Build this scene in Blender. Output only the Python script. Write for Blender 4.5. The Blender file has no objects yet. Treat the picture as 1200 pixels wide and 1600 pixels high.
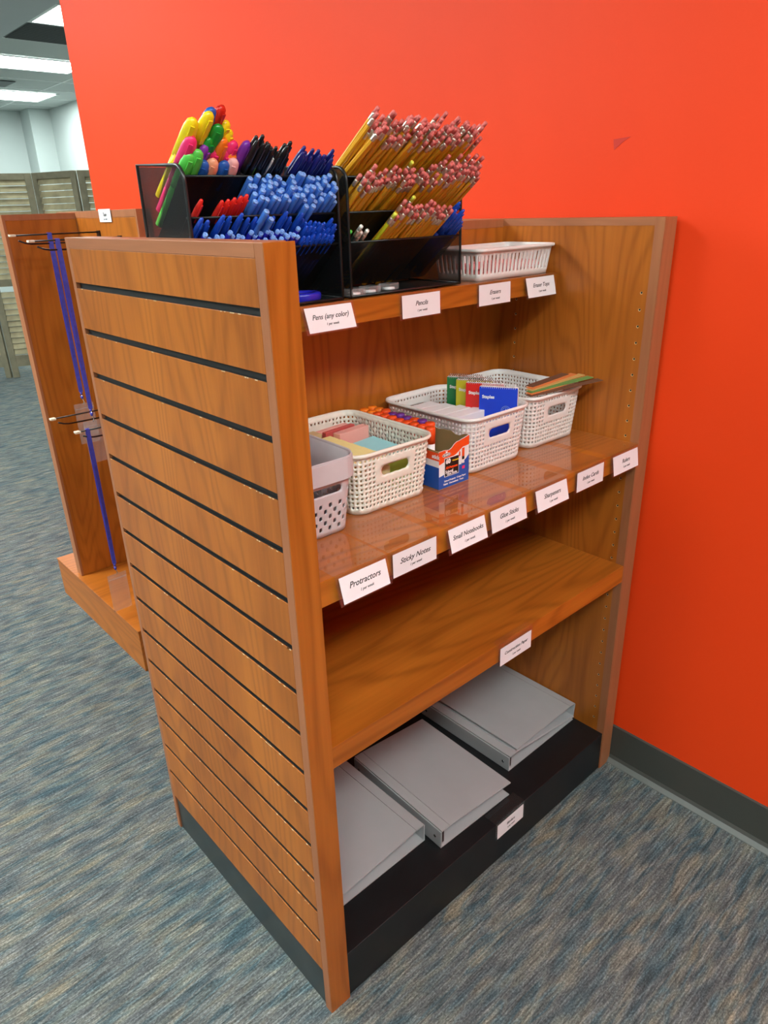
import bpy, bmesh, math, random
from mathutils import Vector, Matrix, Euler
random.seed(7)
PI = math.pi
S = bpy.context.scene
C = S.collection

# ------------------------------------------------------------------ camera, world, exposure
cam_d = bpy.data.cameras.new('camera'); cam = bpy.data.objects.new('camera', cam_d); C.objects.link(cam); S.camera = cam
cam_d.sensor_fit = 'HORIZONTAL'; cam_d.sensor_width = 36.0; cam_d.lens = 36.0 * 1100.464 / 1200.0
cam_d.clip_start = 0.02
F_ = Vector((0.6087161, 0.6867798, -0.3972381)); R_ = Vector((0.7399344, -0.6720912, -0.0281159)); U_ = Vector((0.2862897, 0.2768155, 0.9172848))
cam.matrix_world = Matrix(((R_.x, U_.x, -F_.x, -0.451293), (R_.y, U_.y, -F_.y, -0.695557), (R_.z, U_.z, -F_.z, 1.351593), (0, 0, 0, 1)))
S.view_settings.view_transform = 'Standard'; S.view_settings.look = 'None'
S.view_settings.gamma = 1.0; S.view_settings.use_curve_mapping = False
S.view_settings.exposure = 0.0
w = bpy.data.worlds.new('world'); S.world = w; w.use_nodes = True
w.node_tree.nodes['Background'].inputs[0].default_value = (0.9, 0.95, 1.0, 1)
w.node_tree.nodes['Background'].inputs[1].default_value = 0.25
LAMP = 25.0      # emission strength of the ceiling light diffusers

# ------------------------------------------------------------------ sizes shared by many pieces
H, D, T, W = 1.32, 0.596, 0.0437, 0.928
YB = 0.381
S1Y, S1T, S1B = 0.230, 1.2125, 1.1746
S2T, S2B = 0.8807, 0.840
S3T, S3B = 0.5917, 0.5501
BT = 0.1115
XW = W + 0.008
CEIL = 2.75

# ------------------------------------------------------------------ materials
def newmat(name):
    m = bpy.data.materials.new(name); m.use_nodes = True
    nt = m.node_tree; b = nt.nodes['Principled BSDF']
    return m, nt, b
def setp(b, col=None, rough=None, metal=None, spec=None, trans=None, coat=None):
    if col is not None: b.inputs['Base Color'].default_value = (*col, 1)
    if rough is not None: b.inputs['Roughness'].default_value = rough
    if metal is not None: b.inputs['Metallic'].default_value = metal
    if spec is not None: b.inputs['Specular IOR Level'].default_value = spec
    if trans is not None: b.inputs['Transmission Weight'].default_value = trans
    if coat is not None: b.inputs['Coat Weight'].default_value = coat
def nd(nt, t, **kw):
    n = nt.nodes.new(t)
    for k, v in kw.items(): setattr(n, k, v)
    return n
def coords(nt, scale, rot=(0, 0, 0), kind='Object'):
    tc = nd(nt, 'ShaderNodeTexCoord'); mp = nd(nt, 'ShaderNodeMapping')
    mp.inputs['Scale'].default_value = scale; mp.inputs['Rotation'].default_value = rot
    nt.links.new(tc.outputs[kind], mp.inputs[0]); return mp.outputs[0]
def noise(nt, vec, scale=1.0, detail=3.0, rough=0.5, dist=0.0):
    n = nd(nt, 'ShaderNodeTexNoise'); n.inputs['Scale'].default_value = scale
    n.inputs['Detail'].default_value = detail; n.inputs['Roughness'].default_value = rough; n.inputs['Distortion'].default_value = dist
    nt.links.new(vec, n.inputs['Vector']); return n.outputs['Fac']
def ramp(nt, fac, stops):
    r = nd(nt, 'ShaderNodeValToRGB'); el = r.color_ramp.elements
    while len(el) < len(stops): el.new(0.5)
    for e, (p, c) in zip(el, stops): e.position = p; e.color = (*c, 1)
    nt.links.new(fac, r.inputs[0]); return r.outputs[0]
def mixc(nt, a, b, fac, mode='MIX'):
    m = nd(nt, 'ShaderNodeMix', data_type='RGBA', blend_type=mode)
    for s, v in ((6, a), (7, b)):
        if isinstance(v, tuple): m.inputs[s].default_value = (*v, 1)
        else: nt.links.new(v, m.inputs[s])
    if isinstance(fac, (int, float)): m.inputs[0].default_value = fac
    else: nt.links.new(fac, m.inputs[0])
    return m.outputs[2]
def mth(nt, op, a, b=None):
    m = nd(nt, 'ShaderNodeMath', operation=op)
    for i, v in enumerate((a, b)):
        if v is None: continue
        if isinstance(v, (int, float)): m.inputs[i].default_value = v
        else: nt.links.new(v, m.inputs[i])
    return m.outputs[0]
def bump(nt, b, h, strength, dist=0.001):
    n = nd(nt, 'ShaderNodeBump'); n.inputs['Strength'].default_value = strength; n.inputs['Distance'].default_value = dist
    nt.links.new(h, n.inputs['Height']); nt.links.new(n.outputs[0], b.inputs['Normal'])

def plain(name, col, rough=0.5, metal=0.0, spec=0.5, var=0.04, vs=60, coat=0.0):
    m, nt, b = newmat(name); setp(b, col, rough, metal, spec, coat=coat)
    if var:
        n = noise(nt, coords(nt, (1, 1, 1)), vs, 3)
        c = ramp(nt, n, [(0.3, tuple(x * (1 - var) for x in col)), (0.7, tuple(min(1, x * (1 + var)) for x in col))])
        nt.links.new(c, b.inputs['Base Color'])
    return m

def wood(name, grain='Z', light=(0.50, 0.152, 0.018), dark=(0.29, 0.070, 0.006), rough=0.33, fig=1.0, seedv=0.0):
    m, nt, b = newmat(name); setp(b, rough=rough, spec=0.4)
    ax = {'X': 0, 'Y': 1, 'Z': 2}[grain]
    def sc(g, c):
        v = [c, c, c]; v[ax] = g; return tuple(v)
    base = coords(nt, sc(0.9, 5.5)); 
    n1 = noise(nt, base, 1.0, 1.5, 0.35, 0.15)
    rings = mth(nt, 'SINE', mth(nt, 'MULTIPLY', n1, 135.0))
    rings = mth(nt, 'ADD', mth(nt, 'MULTIPLY', rings, 0.5), 0.5)
    n2 = noise(nt, coords(nt, sc(5, 130)), 1.0, 3.0, 0.6)
    n3 = noise(nt, coords(nt, sc(1.3, 10)), 1.0, 3.0, 0.55)
    c1 = mixc(nt, dark, light, ramp(nt, n3, [(0.25, (0.15,) * 3), (0.7, (1,) * 3)]))
    c2 = mixc(nt, c1, tuple(x * 0.62 for x in dark), mth(nt, 'MULTIPLY', mth(nt, 'POWER', rings, 2.5), 0.36 * fig))
    c3 = mixc(nt, c2, tuple(x * 1.25 for x in light), mth(nt, 'MULTIPLY', mth(nt, 'SUBTRACT', n2, 0.42), 0.8))
    nt.links.new(c3, b.inputs['Base Color'])
    bump(nt, b, n2, 0.06, 0.0005)
    return m

WOODZ = wood('cherry_wood_upright', 'Z')
WOODX = wood('cherry_wood_lengthwise', 'X')
WOODY = wood('cherry_wood_crosswise', 'Y')
WOODX2 = wood('cherry_shelf_wood', 'X', light=(0.52, 0.158, 0.017), dark=(0.27, 0.063, 0.006), rough=0.28, fig=1.2)
TRIM = wood('cherry_trim', 'Z', light=(0.40, 0.15, 0.062), dark=(0.31, 0.105, 0.042), rough=0.42, fig=0.35)
TRIMY = wood('cherry_trim_top', 'Y', light=(0.40, 0.15, 0.062), dark=(0.31, 0.105, 0.042), rough=0.42, fig=0.35)
CHIP = plain('raw_wood_edge', (0.72, 0.52, 0.30), 0.8)
BLACKLAM = plain('black_laminate', (0.008, 0.008, 0.009), 0.42, var=0.25, vs=25)
KICK = plain('charcoal_kick_laminate', (0.035, 0.042, 0.042), 0.4, var=0.15, vs=20)
GROOVE = plain('groove_black', (0.010, 0.010, 0.010), 0.55)
PIN = plain('shelf_pin_hole_lit_rim', (0.75, 0.52, 0.30), 0.4, 0.3)  # paints the lit rim of each pin hole; dark disc inside is its shade

def mat_wallred():
    m, nt, b = newmat('red_orange_paint'); setp(b, rough=0.55, spec=0.27)
    n = noise(nt, coords(nt, (1, 1, 1)), 1.2, 2)
    c = ramp(nt, n, [(0.3, (0.86, 0.050, 0.004)), (0.7, (0.90, 0.057, 0.005))])
    nt.links.new(c, b.inputs['Base Color'])
    n2 = noise(nt, coords(nt, (1, 1, 1)), 260, 3); bump(nt, b, n2, 0.12, 0.001); return m
RED = mat_wallred()
PALE = plain('pale_grey_green_paint', (0.52, 0.58, 0.565), 0.7, var=0.02, vs=3)
PILAS = plain('pilaster_grey_paint', (0.50, 0.56, 0.55), 0.7, var=0.02, vs=3)

def mat_carpet():
    m, nt, b = newmat('striated_carpet'); setp(b, rough=0.95, spec=0.1)
    patch = noise(nt, coords(nt, (4.5, 21, 1)), 1.0, 2.0, 0.6, 0.3)
    patch2 = noise(nt, coords(nt, (9, 34, 3)), 1.0, 2.0, 0.6)
    yarn = noise(nt, coords(nt, (16, 230, 1)), 1.0, 3.0, 0.65)
    twist = noise(nt, coords(nt, (200, 330, 1)), 1.0, 3.0, 0.7)
    blue, grey, beige, dark = (0.066, 0.130, 0.155), (0.140, 0.155, 0.156), (0.245, 0.222, 0.165), (0.068, 0.080, 0.090)
    c = ramp(nt, patch, [(0.30, blue), (0.40, (0.100, 0.140, 0.152)), (0.47, grey), (0.53, (0.18, 0.195, 0.182)), (0.58, blue), (0.68, beige)])
    c = mixc(nt, c, ramp(nt, patch2, [(0.40, dark), (0.5, grey), (0.62, beige)]), 0.45)
    y = ramp(nt, yarn, [(0.33, (0.42,) * 3), (0.5, (0.88,) * 3), (0.67, (1.65,) * 3)])
    c = mixc(nt, c, y, 0.8, 'MULTIPLY')
    t = ramp(nt, twist, [(0.35, (0.5,) * 3), (0.5, (0.9,) * 3), (0.68, (1.8,) * 3)])
    c = mixc(nt, c, t, 0.75, 'MULTIPLY')
    nt.links.new(c, b.inputs['Base Color'])
    h = mth(nt, 'ADD', yarn, mth(nt, 'MULTIPLY', twist, 0.7)); bump(nt, b, h, 0.7, 0.004)
    return m
CARPET = mat_carpet()
VINYL = plain('grey_vinyl_base', (0.060, 0.060, 0.052), 0.45, var=0.05, vs=8)
VINYLTOE = plain('grey_vinyl_toe', (0.16, 0.17, 0.16), 0.35)

def mat_ceiling():
    m, nt, b = newmat('ceiling_tile'); setp(b, rough=0.9, spec=0.1)
    n = noise(nt, coords(nt, (1, 1, 1)), 180, 2)
    c = ramp(nt, n, [(0.35, (0.46, 0.49, 0.48)), (0.6, (0.60, 0.63, 0.61))])
    nt.links.new(c, b.inputs['Base Color']); return m
TILE = mat_ceiling()
GRID = plain('ceiling_grid_metal', (0.75, 0.78, 0.77), 0.5)
SOFFIT = plain('soffit_paint', (0.50, 0.53, 0.54), 0.8, var=0.02, vs=3)
VENTM = plain('vent_dark_metal', (0.10, 0.11, 0.11), 0.6)
def mat_emit(name, col, st):
    m, nt, b = newmat(name); setp(b, (0.8, 0.8, 0.8), 0.5)
    b.inputs['Emission Color'].default_value = (*col, 1); b.inputs['Emission Strength'].default_value = st; return m
LIGHTM = mat_emit('light_diffuser', (0.90, 1.0, 0.97), LAMP); LIGHTB = mat_emit('bright_light_diffuser', (0.92, 1.0, 0.98), LAMP * 1.45)
LOUVER = plain('weathered_louver_wood', (0.36, 0.31, 0.185), 0.7, var=0.25, vs=9)
LOUVERD = plain('weathered_frame_wood', (0.21, 0.185, 0.12), 0.7, var=0.25, vs=9)

def mat_mesh(name='black_wire_mesh', thr=0.30):
    m, nt, b = newmat(name); setp(b, (0.012, 0.013, 0.014), 0.35, 0.0)
    v = coords(nt, (470, 470, 470)); sp = nd(nt, 'ShaderNodeSeparateXYZ'); nt.links.new(v, sp.inputs[0])
    # diamond lattice of openings
    xy = mth(nt, 'ADD', sp.outputs[0], sp.outputs[1])
    a = mth(nt, 'SINE', mth(nt, 'MULTIPLY', mth(nt, 'ADD', xy, sp.outputs[2]), 3.1416))
    c = mth(nt, 'SINE', mth(nt, 'MULTIPLY', mth(nt, 'SUBTRACT', xy, sp.outputs[2]), 3.1416))
    hole = mth(nt, 'GREATER_THAN', mth(nt, 'MULTIPLY', mth(nt, 'ABSOLUTE', a), mth(nt, 'ABSOLUTE', c)), thr)
    nt.links.new(mth(nt, 'SUBTRACT', 1.0, hole), b.inputs['Alpha'])
    return m
MESHM = mat_mesh(); MESHD = mat_mesh('black_dense_mesh', 0.62)
WIRE = plain('black_wire_rod', (0.012, 0.014, 0.015), 0.3)

def mat_clear(name, tint=(1, 1, 1), rough=0.04, ior=1.45, haze=0.0, hcol=(1, 1, 1)):
    m = bpy.data.materials.new(name); m.use_nodes = True; nt = m.node_tree; nt.nodes.clear()
    out = nd(nt, 'ShaderNodeOutputMaterial'); tr = nd(nt, 'ShaderNodeBsdfTransparent'); gl = nd(nt, 'ShaderNodeBsdfGlossy')
    df = nd(nt, 'ShaderNodeBsdfDiffuse'); df.inputs[0].default_value = (*hcol, 1)
    tr.inputs[0].default_value = (*tint, 1); gl.inputs['Roughness'].default_value = rough
    fr = nd(nt, 'ShaderNodeFresnel'); fr.inputs[0].default_value = ior
    m0 = nd(nt, 'ShaderNodeMixShader'); m0.inputs[0].default_value = haze
    nt.links.new(tr.outputs[0], m0.inputs[1]); nt.links.new(df.outputs[0], m0.inputs[2])
    mx = nd(nt, 'ShaderNodeMixShader'); nt.links.new(fr.outputs[0], mx.inputs[0])
    ge = nd(nt, 'ShaderNodeNewGeometry'); fac = mth(nt, 'MULTIPLY', fr.outputs[0], mth(nt, 'SUBTRACT', 1.0, ge.outputs['Backfacing'])); nt.links.new(fac, mx.inputs[0])
    nt.links.new(m0.outputs[0], mx.inputs[1]); nt.links.new(gl.outputs[0], mx.inputs[2]); nt.links.new(mx.outputs[0], out.inputs[0])
    return m
ACRYL = mat_clear('clear_acrylic', ior=1.62, haze=0.005, rough=0.015)
BAGM = mat_clear('clear_plastic_bag', tint=(0.8, 0.84, 0.86), rough=0.08, ior=1.6, haze=0.08)
BADGEM = mat_clear('clear_vinyl_badge', tint=(0.93, 0.93, 0.93), rough=0.12, haze=0.10)
BLISTER = mat_clear('clear_blister', rough=0.06, ior=1.6, haze=0.12)
PAPER = plain('white_card', (0.86, 0.82, 0.84), 0.6, var=0.01)
INK = plain('black_ink', (0.02, 0.02, 0.02), 0.7, var=0)
WHITEPL = plain('white_plastic', (0.83, 0.80, 0.77), 0.35, var=0.02)
CREAMPL = plain('cream_plastic', (0.83, 0.81, 0.71), 0.38, var=0.02)
GREYPL = plain('grey_plastic', (0.58, 0.55, 0.57), 0.4, var=0.02)
BINDER = plain('grey_vinyl_binder', (0.40, 0.40, 0.41), 0.38, var=0.03, vs=14)
BINDERIN = plain('grey_binder_lining', (0.46, 0.45, 0.45), 0.6)
CHROME = plain('chrome', (0.8, 0.8, 0.8), 0.2, 1.0, var=0)
HOOKM = plain('dark_brown_hook_wire', (0.02, 0.010, 0.008), 0.3, 0.4, var=0)
TIPW = plain('ivory_tip', (0.75, 0.66, 0.50), 0.4)
RIBBON = plain('blue_ribbon', (0.055, 0.060, 0.42), 0.6, var=0.15, vs=80)
CARDB = plain('brown_cardboard', (0.34, 0.225, 0.09), 0.85, var=0.08, vs=20)
COL = {k: plain('solid_' + k, c, r, var=0.02) for k, c, r in [
    ('orange', (0.85, 0.085, 0.012), 0.35), ('boxblue', (0.012, 0.09, 0.42), 0.35), ('white', (0.85, 0.85, 0.85), 0.4),
    ('black', (0.012, 0.012, 0.012), 0.3), ('yellow', (0.85, 0.62, 0.02), 0.35), ('red', (0.70, 0.02, 0.015), 0.35),
    ('blue', (0.010, 0.055, 0.60), 0.35), ('green', (0.01, 0.19, 0.055), 0.4), ('olive', (0.55, 0.50, 0.02), 0.4),
    ('purple', (0.13, 0.03, 0.26), 0.35), ('pinknote', (0.86, 0.42, 0.36), 0.7), ('rednote', (0.60, 0.10, 0.09), 0.6),
    ('yellownote', (0.90, 0.78, 0.33), 0.7), ('bluenote', (0.33, 0.68, 0.72), 0.7), ('limenote', (0.62, 0.85, 0.15), 0.7),
    ('tannote', (0.62, 0.47, 0.24), 0.7), ('pinkeraser', (0.80, 0.30, 0.30), 0.7), ('paleblue', (0.35, 0.48, 0.85), 0.4),
    ('peel', (0.60, 0.022, 0.006), 0.6), ('cap_navy', (0.010, 0.014, 0.16), 0.3), ('pink', (0.86, 0.03, 0.17), 0.3),
    ('lime', (0.10, 0.62, 0.08), 0.3), ('mgreen', (0.01, 0.30, 0.03), 0.25), ('morange', (0.88, 0.20, 0.012), 0.3),
    ('peach', (0.86, 0.36, 0.20), 0.3), ('palepink', (0.85, 0.42, 0.40), 0.3), ('violet', (0.21, 0.03, 0.36), 0.3),
    ('myellow', (0.90, 0.72, 0.012), 0.28), ('mblue', (0.010, 0.10, 0.42), 0.3), ('mred', (0.60, 0.02, 0.01), 0.3),
    ('penblue', (0.06, 0.21, 0.72), 0.25), ('penblue_end', (0.22, 0.42, 0.86), 0.25), ('penroyal', (0.010, 0.07, 0.52), 0.25),
    ('pencobalt', (0.02, 0.02, 0.42), 0.25), ('pencilyellow', (0.78, 0.38, 0.018), 0.35), ('pencilgreen', (0.12, 0.45, 0.03), 0.35),
    ('pencillime', (0.60, 0.62, 0.02), 0.35), ('pencilblack', (0.02, 0.03, 0.025), 0.35), ('eraserwhite', (0.80, 0.86, 0.78), 0.6),
    ('eraser', (0.68, 0.17, 0.15), 0.75), ('erasergreen', (0.10, 0.45, 0.20), 0.7), ('eraserlime', (0.75, 0.80, 0.08), 0.7),
    ('ruler_tan', (0.60, 0.36, 0.12), 0.5), ('ruler_green', (0.14, 0.30, 0.08), 0.5), ('ruler_orange', (0.75, 0.22, 0.06), 0.5),
    ('ruler_brown', (0.16, 0.07, 0.04), 0.5), ('penred', (0.72, 0.02, 0.012), 0.3), ('penblack', (0.010, 0.010, 0.012), 0.28)]}
FERR = plain('brass_ferrule', (0.70, 0.62, 0.52), 0.28, 0.85, var=0.2, vs=900)

# ------------------------------------------------------------------ mesh helpers
class MB:
    def __init__(s): s.v = []; s.f = []; s.mi = []; s.m = 0; s.sm = []
    def add(s, vs, fs, smooth=False):
        o = len(s.v); s.v += [tuple(v) for v in vs]
        for f in fs: s.f.append([i + o for i in f]); s.mi.append(s.m); s.sm.append(smooth)
    def box(s, x0, x1, y0, y1, z0, z1):
        v = [(x, y, z) for z in (z0, z1) for x, y in ((x0, y0), (x1, y0), (x1, y1), (x0, y1))]
        s.add(v, [(3, 2, 1, 0), (4, 5, 6, 7), (0, 1, 5, 4), (1, 2, 6, 5), (2, 3, 7, 6), (3, 0, 4, 7)]); return s
    def cyl(s, p0, p1, r0, r1=None, n=12, cap=True, phase=0.0, smooth=True):
        p0, p1 = Vector(p0), Vector(p1); r1 = r0 if r1 is None else r1
        d = (p1 - p0).normalized(); a = d.orthogonal().normalized(); b = d.cross(a)
        vs = []
        for p, r in ((p0, r0), (p1, r1)):
            for i in range(n):
                t = 2 * PI * i / n + phase; vs.append(p + (a * math.cos(t) + b * math.sin(t)) * r)
        s.add(vs, [(i, (i + 1) % n, n + (i + 1) % n, n + i) for i in range(n)], smooth)
        if cap:
            o = len(s.v) - 2 * n
            s.f.append([o + i for i in reversed(range(n))]); s.mi.append(s.m); s.sm.append(False)
            s.f.append([o + n + i for i in range(n)]); s.mi.append(s.m); s.sm.append(False)
        return s
    def lathe(s, prof, n=12, cap=True):      # prof: (r, z) list, round the z axis
        vs = [(r * math.cos(2 * PI * i / n), r * math.sin(2 * PI * i / n), z) for r, z in prof for i in range(n)]
        fs = [(k * n + i, k * n + (i + 1) % n, (k + 1) * n + (i + 1) % n, (k + 1) * n + i) for k in range(len(prof) - 1) for i in range(n)]
        if cap: fs += [tuple(reversed(range(n))), tuple((len(prof) - 1) * n + i for i in range(n))]
        s.add(vs, fs, True); return s
    def tube(s, pts, r, n=8):
        pts = [Vector(p) for p in pts]; L = len(pts); vs = []; up = None
        for i, p in enumerate(pts):
            d = (pts[min(i + 1, L - 1)] - pts[max(i - 1, 0)]).normalized()
            a = d.orthogonal().normalized() if up is None else (up - d * up.dot(d)).normalized()
            up = a; b = d.cross(a)
            vs += [p + (a * math.cos(2 * PI * k / n) + b * math.sin(2 * PI * k / n)) * r for k in range(n)]
        fs = [(i * n + k, i * n + (k + 1) % n, (i + 1) * n + (k + 1) % n, (i + 1) * n + k) for i in range(L - 1) for k in range(n)]
        fs += [tuple(reversed(range(n))), tuple((L - 1) * n + k for k in range(n))]
        s.add(vs, fs, True); return s
    def prism(s, poly, off):                 # poly: 3-D points; off: extrusion vector
        o = Vector(off); n = len(poly); vs = [Vector(p) for p in poly] + [Vector(p) + o for p in poly]
        s.add(vs, [tuple(range(n)), tuple(reversed(range(n, 2 * n)))] + [((i + 1) % n, i, n + i, n + (i + 1) % n) for i in range(n)]); return s
    def sheet(s, q, th=0.0008):              # a quad panel with thickness
        a, b, c, d = [Vector(p) for p in q]; nrm = (b - a).cross(d - a).normalized() * th
        return s.prism([a, b, c, d], nrm)
    def build(s, name, mats, parent=None, bevel=0, loc=(0, 0, 0), seg=2):
        me = bpy.data.meshes.new(name); me.from_pydata(s.v, [], s.f)
        for m in (mats if isinstance(mats, (list, tuple)) else [mats]): me.materials.append(m)
        for p, i, sm in zip(me.polygons, s.mi, s.sm): p.material_index = i; p.use_smooth = sm
        bm = bmesh.new(); bm.from_mesh(me); bmesh.ops.recalc_face_normals(bm, faces=bm.faces); bm.to_mesh(me); bm.free()
        o = bpy.data.objects.new(name, me); C.objects.link(o); o.location = loc
        if parent: o.parent = parent
        if bevel:
            b = o.modifiers.new('bevel', 'BEVEL'); b.width = bevel; b.segments = seg; b.limit_method = 'ANGLE'; b.angle_limit = math.radians(40)
        return o
def B(x0, x1, y0, y1, z0, z1): return MB().box(x0, x1, y0, y1, z0, z1)
def tag(o, label=None, cat=None, group=None, kind=None):
    if label: o['label'] = label
    if cat: o['category'] = cat
    if group: o['group'] = group
    if kind: o['kind'] = kind
    return o
def thing(name, label, cat, loc=(0, 0, 0), rz=0, group=None):
    o = bpy.data.objects.new(name, None); C.objects.link(o); o.location = loc; o.rotation_euler = (0, 0, rz); o.empty_display_size = 0.02
    return tag(o, label, cat, group)
def struct(o): o['kind'] = 'structure'; return o
def dup(o, parent=None):
    c = o.copy(); C.objects.link(c)
    if parent: c.parent = parent
    for ch in o.children: dup(ch, c)
    return c
def text(name, rows, mat, parent, M, shear=0.0, extr=0.00012):
    """rows: (string, size, x, y, bold) centred on x; in the plane of matrix M (x right, y up)"""
    bm = bmesh.new()
    for st, size, x, y, bold in rows:
        cu = bpy.data.curves.new('t', 'FONT'); cu.body = st; cu.size = size; cu.align_x = 'CENTER'; cu.align_y = 'CENTER'
        cu.shear = shear; cu.extrude = extr; cu.offset = bold; cu.resolution_u = 3
        ob = bpy.data.objects.new('t', cu); C.objects.link(ob); bpy.context.view_layer.update()
        me = bpy.data.meshes.new_from_object(ob.evaluated_get(bpy.context.evaluated_depsgraph_get()))
        me.transform(Matrix.Translation((x, y, 0))); bm.from_mesh(me)
        bpy.data.objects.remove(ob); bpy.data.curves.remove(cu); bpy.data.meshes.remove(me)
    me = bpy.data.meshes.new(name); bm.to_mesh(me); bm.free(); me.transform(M); me.materials.append(mat)
    o = bpy.data.objects.new(name, me); C.objects.link(o); o.parent = parent; return o

# ------------------------------------------------------------------ the room
X0, Y0, Y1, X1 = -5.0, -4.0, 11.28, 3.735
YE = 2.80                                    # far end of the red wall
struct(B(X0, 7.0, Y0, Y1 + 0.1, -0.05, 0).build('floor', CARPET))
struct(B(XW, XW + 0.13, Y0, YE, 0, CEIL + 0.05).build('wall_right', RED))
struct(B(X1, X1 + 0.1, YE - 0.4, Y1, 0, CEIL + 0.05).build('wall_far_right', PALE))
struct(B(XW + 0.06, X1, YE - 0.4, YE - 0.3, 0, CEIL + 0.05).build('wall_recess', PALE))
struct(B(X0, X1 + 0.1, Y1, Y1 + 0.1, 0, CEIL + 0.05).build('wall_far', PALE))
struct(B(X0 - 0.1, X0, Y0, Y1, 0, CEIL + 0.05).build('wall_left', PALE))
struct(B(X0, XW + 0.13, Y0 - 0.1, Y0, 0, CEIL + 0.05).build('wall_behind', PALE))
struct(B(3.445, X1, 10.9, Y1, 0, CEIL).build('pilaster', PALE, bevel=0.004))
struct(B(X0, 7.0, Y0, Y1, CEIL, CEIL + 0.05).build('ceiling', TILE))
g = MB()
gy = [0.72 + 0.655 * k for k in range(17)]
gx = [1.88 - 1.22 * k for k in range(-2, 6)]
for y in gy: g.box(X0, X1, y - 0.012, y + 0.012, CEIL - 0.004, CEIL + 0.01)
for x in gx: g.box(x - 0.012, x + 0.012, Y0, Y1, CEIL - 0.0035, CEIL + 0.01)
struct(g.build('trim_1', GRID))
# smooth soffit panel in the ceiling left of the far lights
struct(B(0.95, 1.87, 2.9, 6.62, CEIL - 0.03, CEIL - 0.002).build('trim_2', SOFFIT))
# vinyl cove base along the red wall, with its flared toe
bb = MB()
prof = [(0, 0.112), (-0.005, 0.110), (-0.006, 0.02), (-0.010, 0.012), (0, 0.012)]
bb.prism([(XW + a, Y0, z) for a, z in prof], (0, YE - Y0, 0))
bs = struct(bb.build('baseboard_right', VINYL))
bt2 = MB().prism([(XW, Y0, 0.0), (XW, Y0, 0.013), (XW - 0.011, Y0, 0.012), (XW - 0.018, Y0, 0.002), (XW - 0.018, Y0, 0.0)], (0, YE - Y0, 0))
bt2.build('baseboard_toe', VINYLTOE, bs)
struct(B(X1 - 0.01, X1, YE, 10.9, 0, 0.10).build('baseboard_far_right', VINYL))
tag(MB().prism([(XW - 0.0008, 0.155, 1.461), (XW - 0.0008, 0.118, 1.463), (XW - 0.0008, 0.132, 1.456), (XW - 0.0008, 0.152, 1.442)], (0.0007, 0, 0)).build('wall_paint_chip', COL['peel']),
    'small dark red wedge-shaped tear in the paint high on the red wall', 'paint chip')

def ceiling_light(x0, x1, y0, y1, label, group=None, mat=None):
    t = thing('ceiling_light', label, 'ceiling light', ((x0 + x1) / 2, (y0 + y1) / 2, CEIL), 0, group)
    hx, hy = (x1 - x0) / 2, (y1 - y0) / 2
    f = MB()
    for a, b, c, d in ((-hx, hx, -hy, -hy + .03), (-hx, hx, hy - .03, hy), (-hx, -hx + .03, -hy + .03, hy - .03), (hx - .03, hx, -hy + .03, hy - .03)):
        f.box(a, b, c, d, -0.012, -0.0045)
    f.build('frame', GRID, t)
    B(-hx + .03, hx - .03, -hy + .03, hy - .03, -0.009, -0.005).build('diffuser', mat or LIGHTM, t)
    return t
ceiling_light(1.90, 3.12, 5.30, 5.94, 'nearest of the three lit ceiling panels, at the top edge of the picture')
ceiling_light(1.74, 2.96, 7.32, 7.98, 'middle lit ceiling panel, wide and bright, between the other two')
ceiling_light(2.12, 3.36, 9.42, 10.18, 'farthest lit ceiling panel, nearest to the pale far wall')
for x, y, br in ((-1.1, -1.45, 0), (0.15, -1.75, 0), (-2.4, 0.2, 1), (-0.9, 2.2, 1), (-2.4, 2.4, 1), (-2.6, 4.2, 1), (-0.4, 4.4, 0), (-1.4, 7.4, 0)):
    ceiling_light(x - .6, x + .6, y - .3, y + .3, 'lit ceiling panel over the aisle outside the picture', 'ceiling lights out of view', LIGHTB if br else LIGHTM)
v = thing('ceiling_vent', 'dark grey return-air vent beside the nearest lit ceiling panel', 'air vent', (2.5, 6.27, CEIL))
B(-0.6, 0.6, -0.31, 0.31, -0.008, -0.0045).build('plate', VENTM, v)
vm = MB()
for k in range(20): vm.box(-0.58, 0.58, -0.30 + k * .031, -0.294 + k * .031, -0.014, -0.006)
vm.build('grille', VENTM, v)
v = thing('ceiling_vent', 'small dark square vent at the left edge between two lit panels', 'air vent', (2.45, 8.95, CEIL))
B(-0.2, 0.2, -0.2, 0.2, -0.012, -0.0045).build('plate', VENTM, v)

# ------------------------------------------------------------------ folding louvred screens
def screen(p, q, label):
    p, q = Vector(p), Vector(q); L = (q - p).length; a = math.atan2(q.y - p.y, q.x - p.x)
    t = thing('louvred_screen', label, 'room divider', (p.x, p.y, 0), a, 'hinged louvred screen panels')
    L -= 0.012
    for x in (0.006, L - 0.05): B(x, x + 0.055, -0.013, 0.013, 0, 1.70).build('stile', LOUVERD, t, bevel=0.003)
    for z0, z1 in ((1.650, 1.70), (0.80, 0.86), (0.10, 0.20)): B(0.06, L - 0.05, -0.011, 0.011, z0, z1).build('rail', LOUVERD, t)
    s = MB(); z = 0.21
    while z < 1.625:
        if not 0.76 < z < 0.855:
            s.prism([(0.058, -0.012, z), (0.058, -0.008, z - 0.003), (0.058, 0.012, z + 0.040), (0.058, 0.008, z + 0.043)], (L - 0.108, 0, 0))
        z += 0.050
    s.build('slats', LOUVER, t)
    return t
J = [(0.62, 6.55), (1.02, 6.80), (1.33, 6.42), (1.80, 6.23), (2.00, 5.76), (2.46, 5.58)]
LB = ['louvred screen panel hidden farthest left behind the slatted display', 'louvred screen panel at the left edge of the picture, second in line',
      'weathered louvred screen panel above the left end of the slatwall panel', 'weathered louvred screen panel in the middle, full width in view', 'weathered louvred screen panel partly cut off by the red wall']
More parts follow.
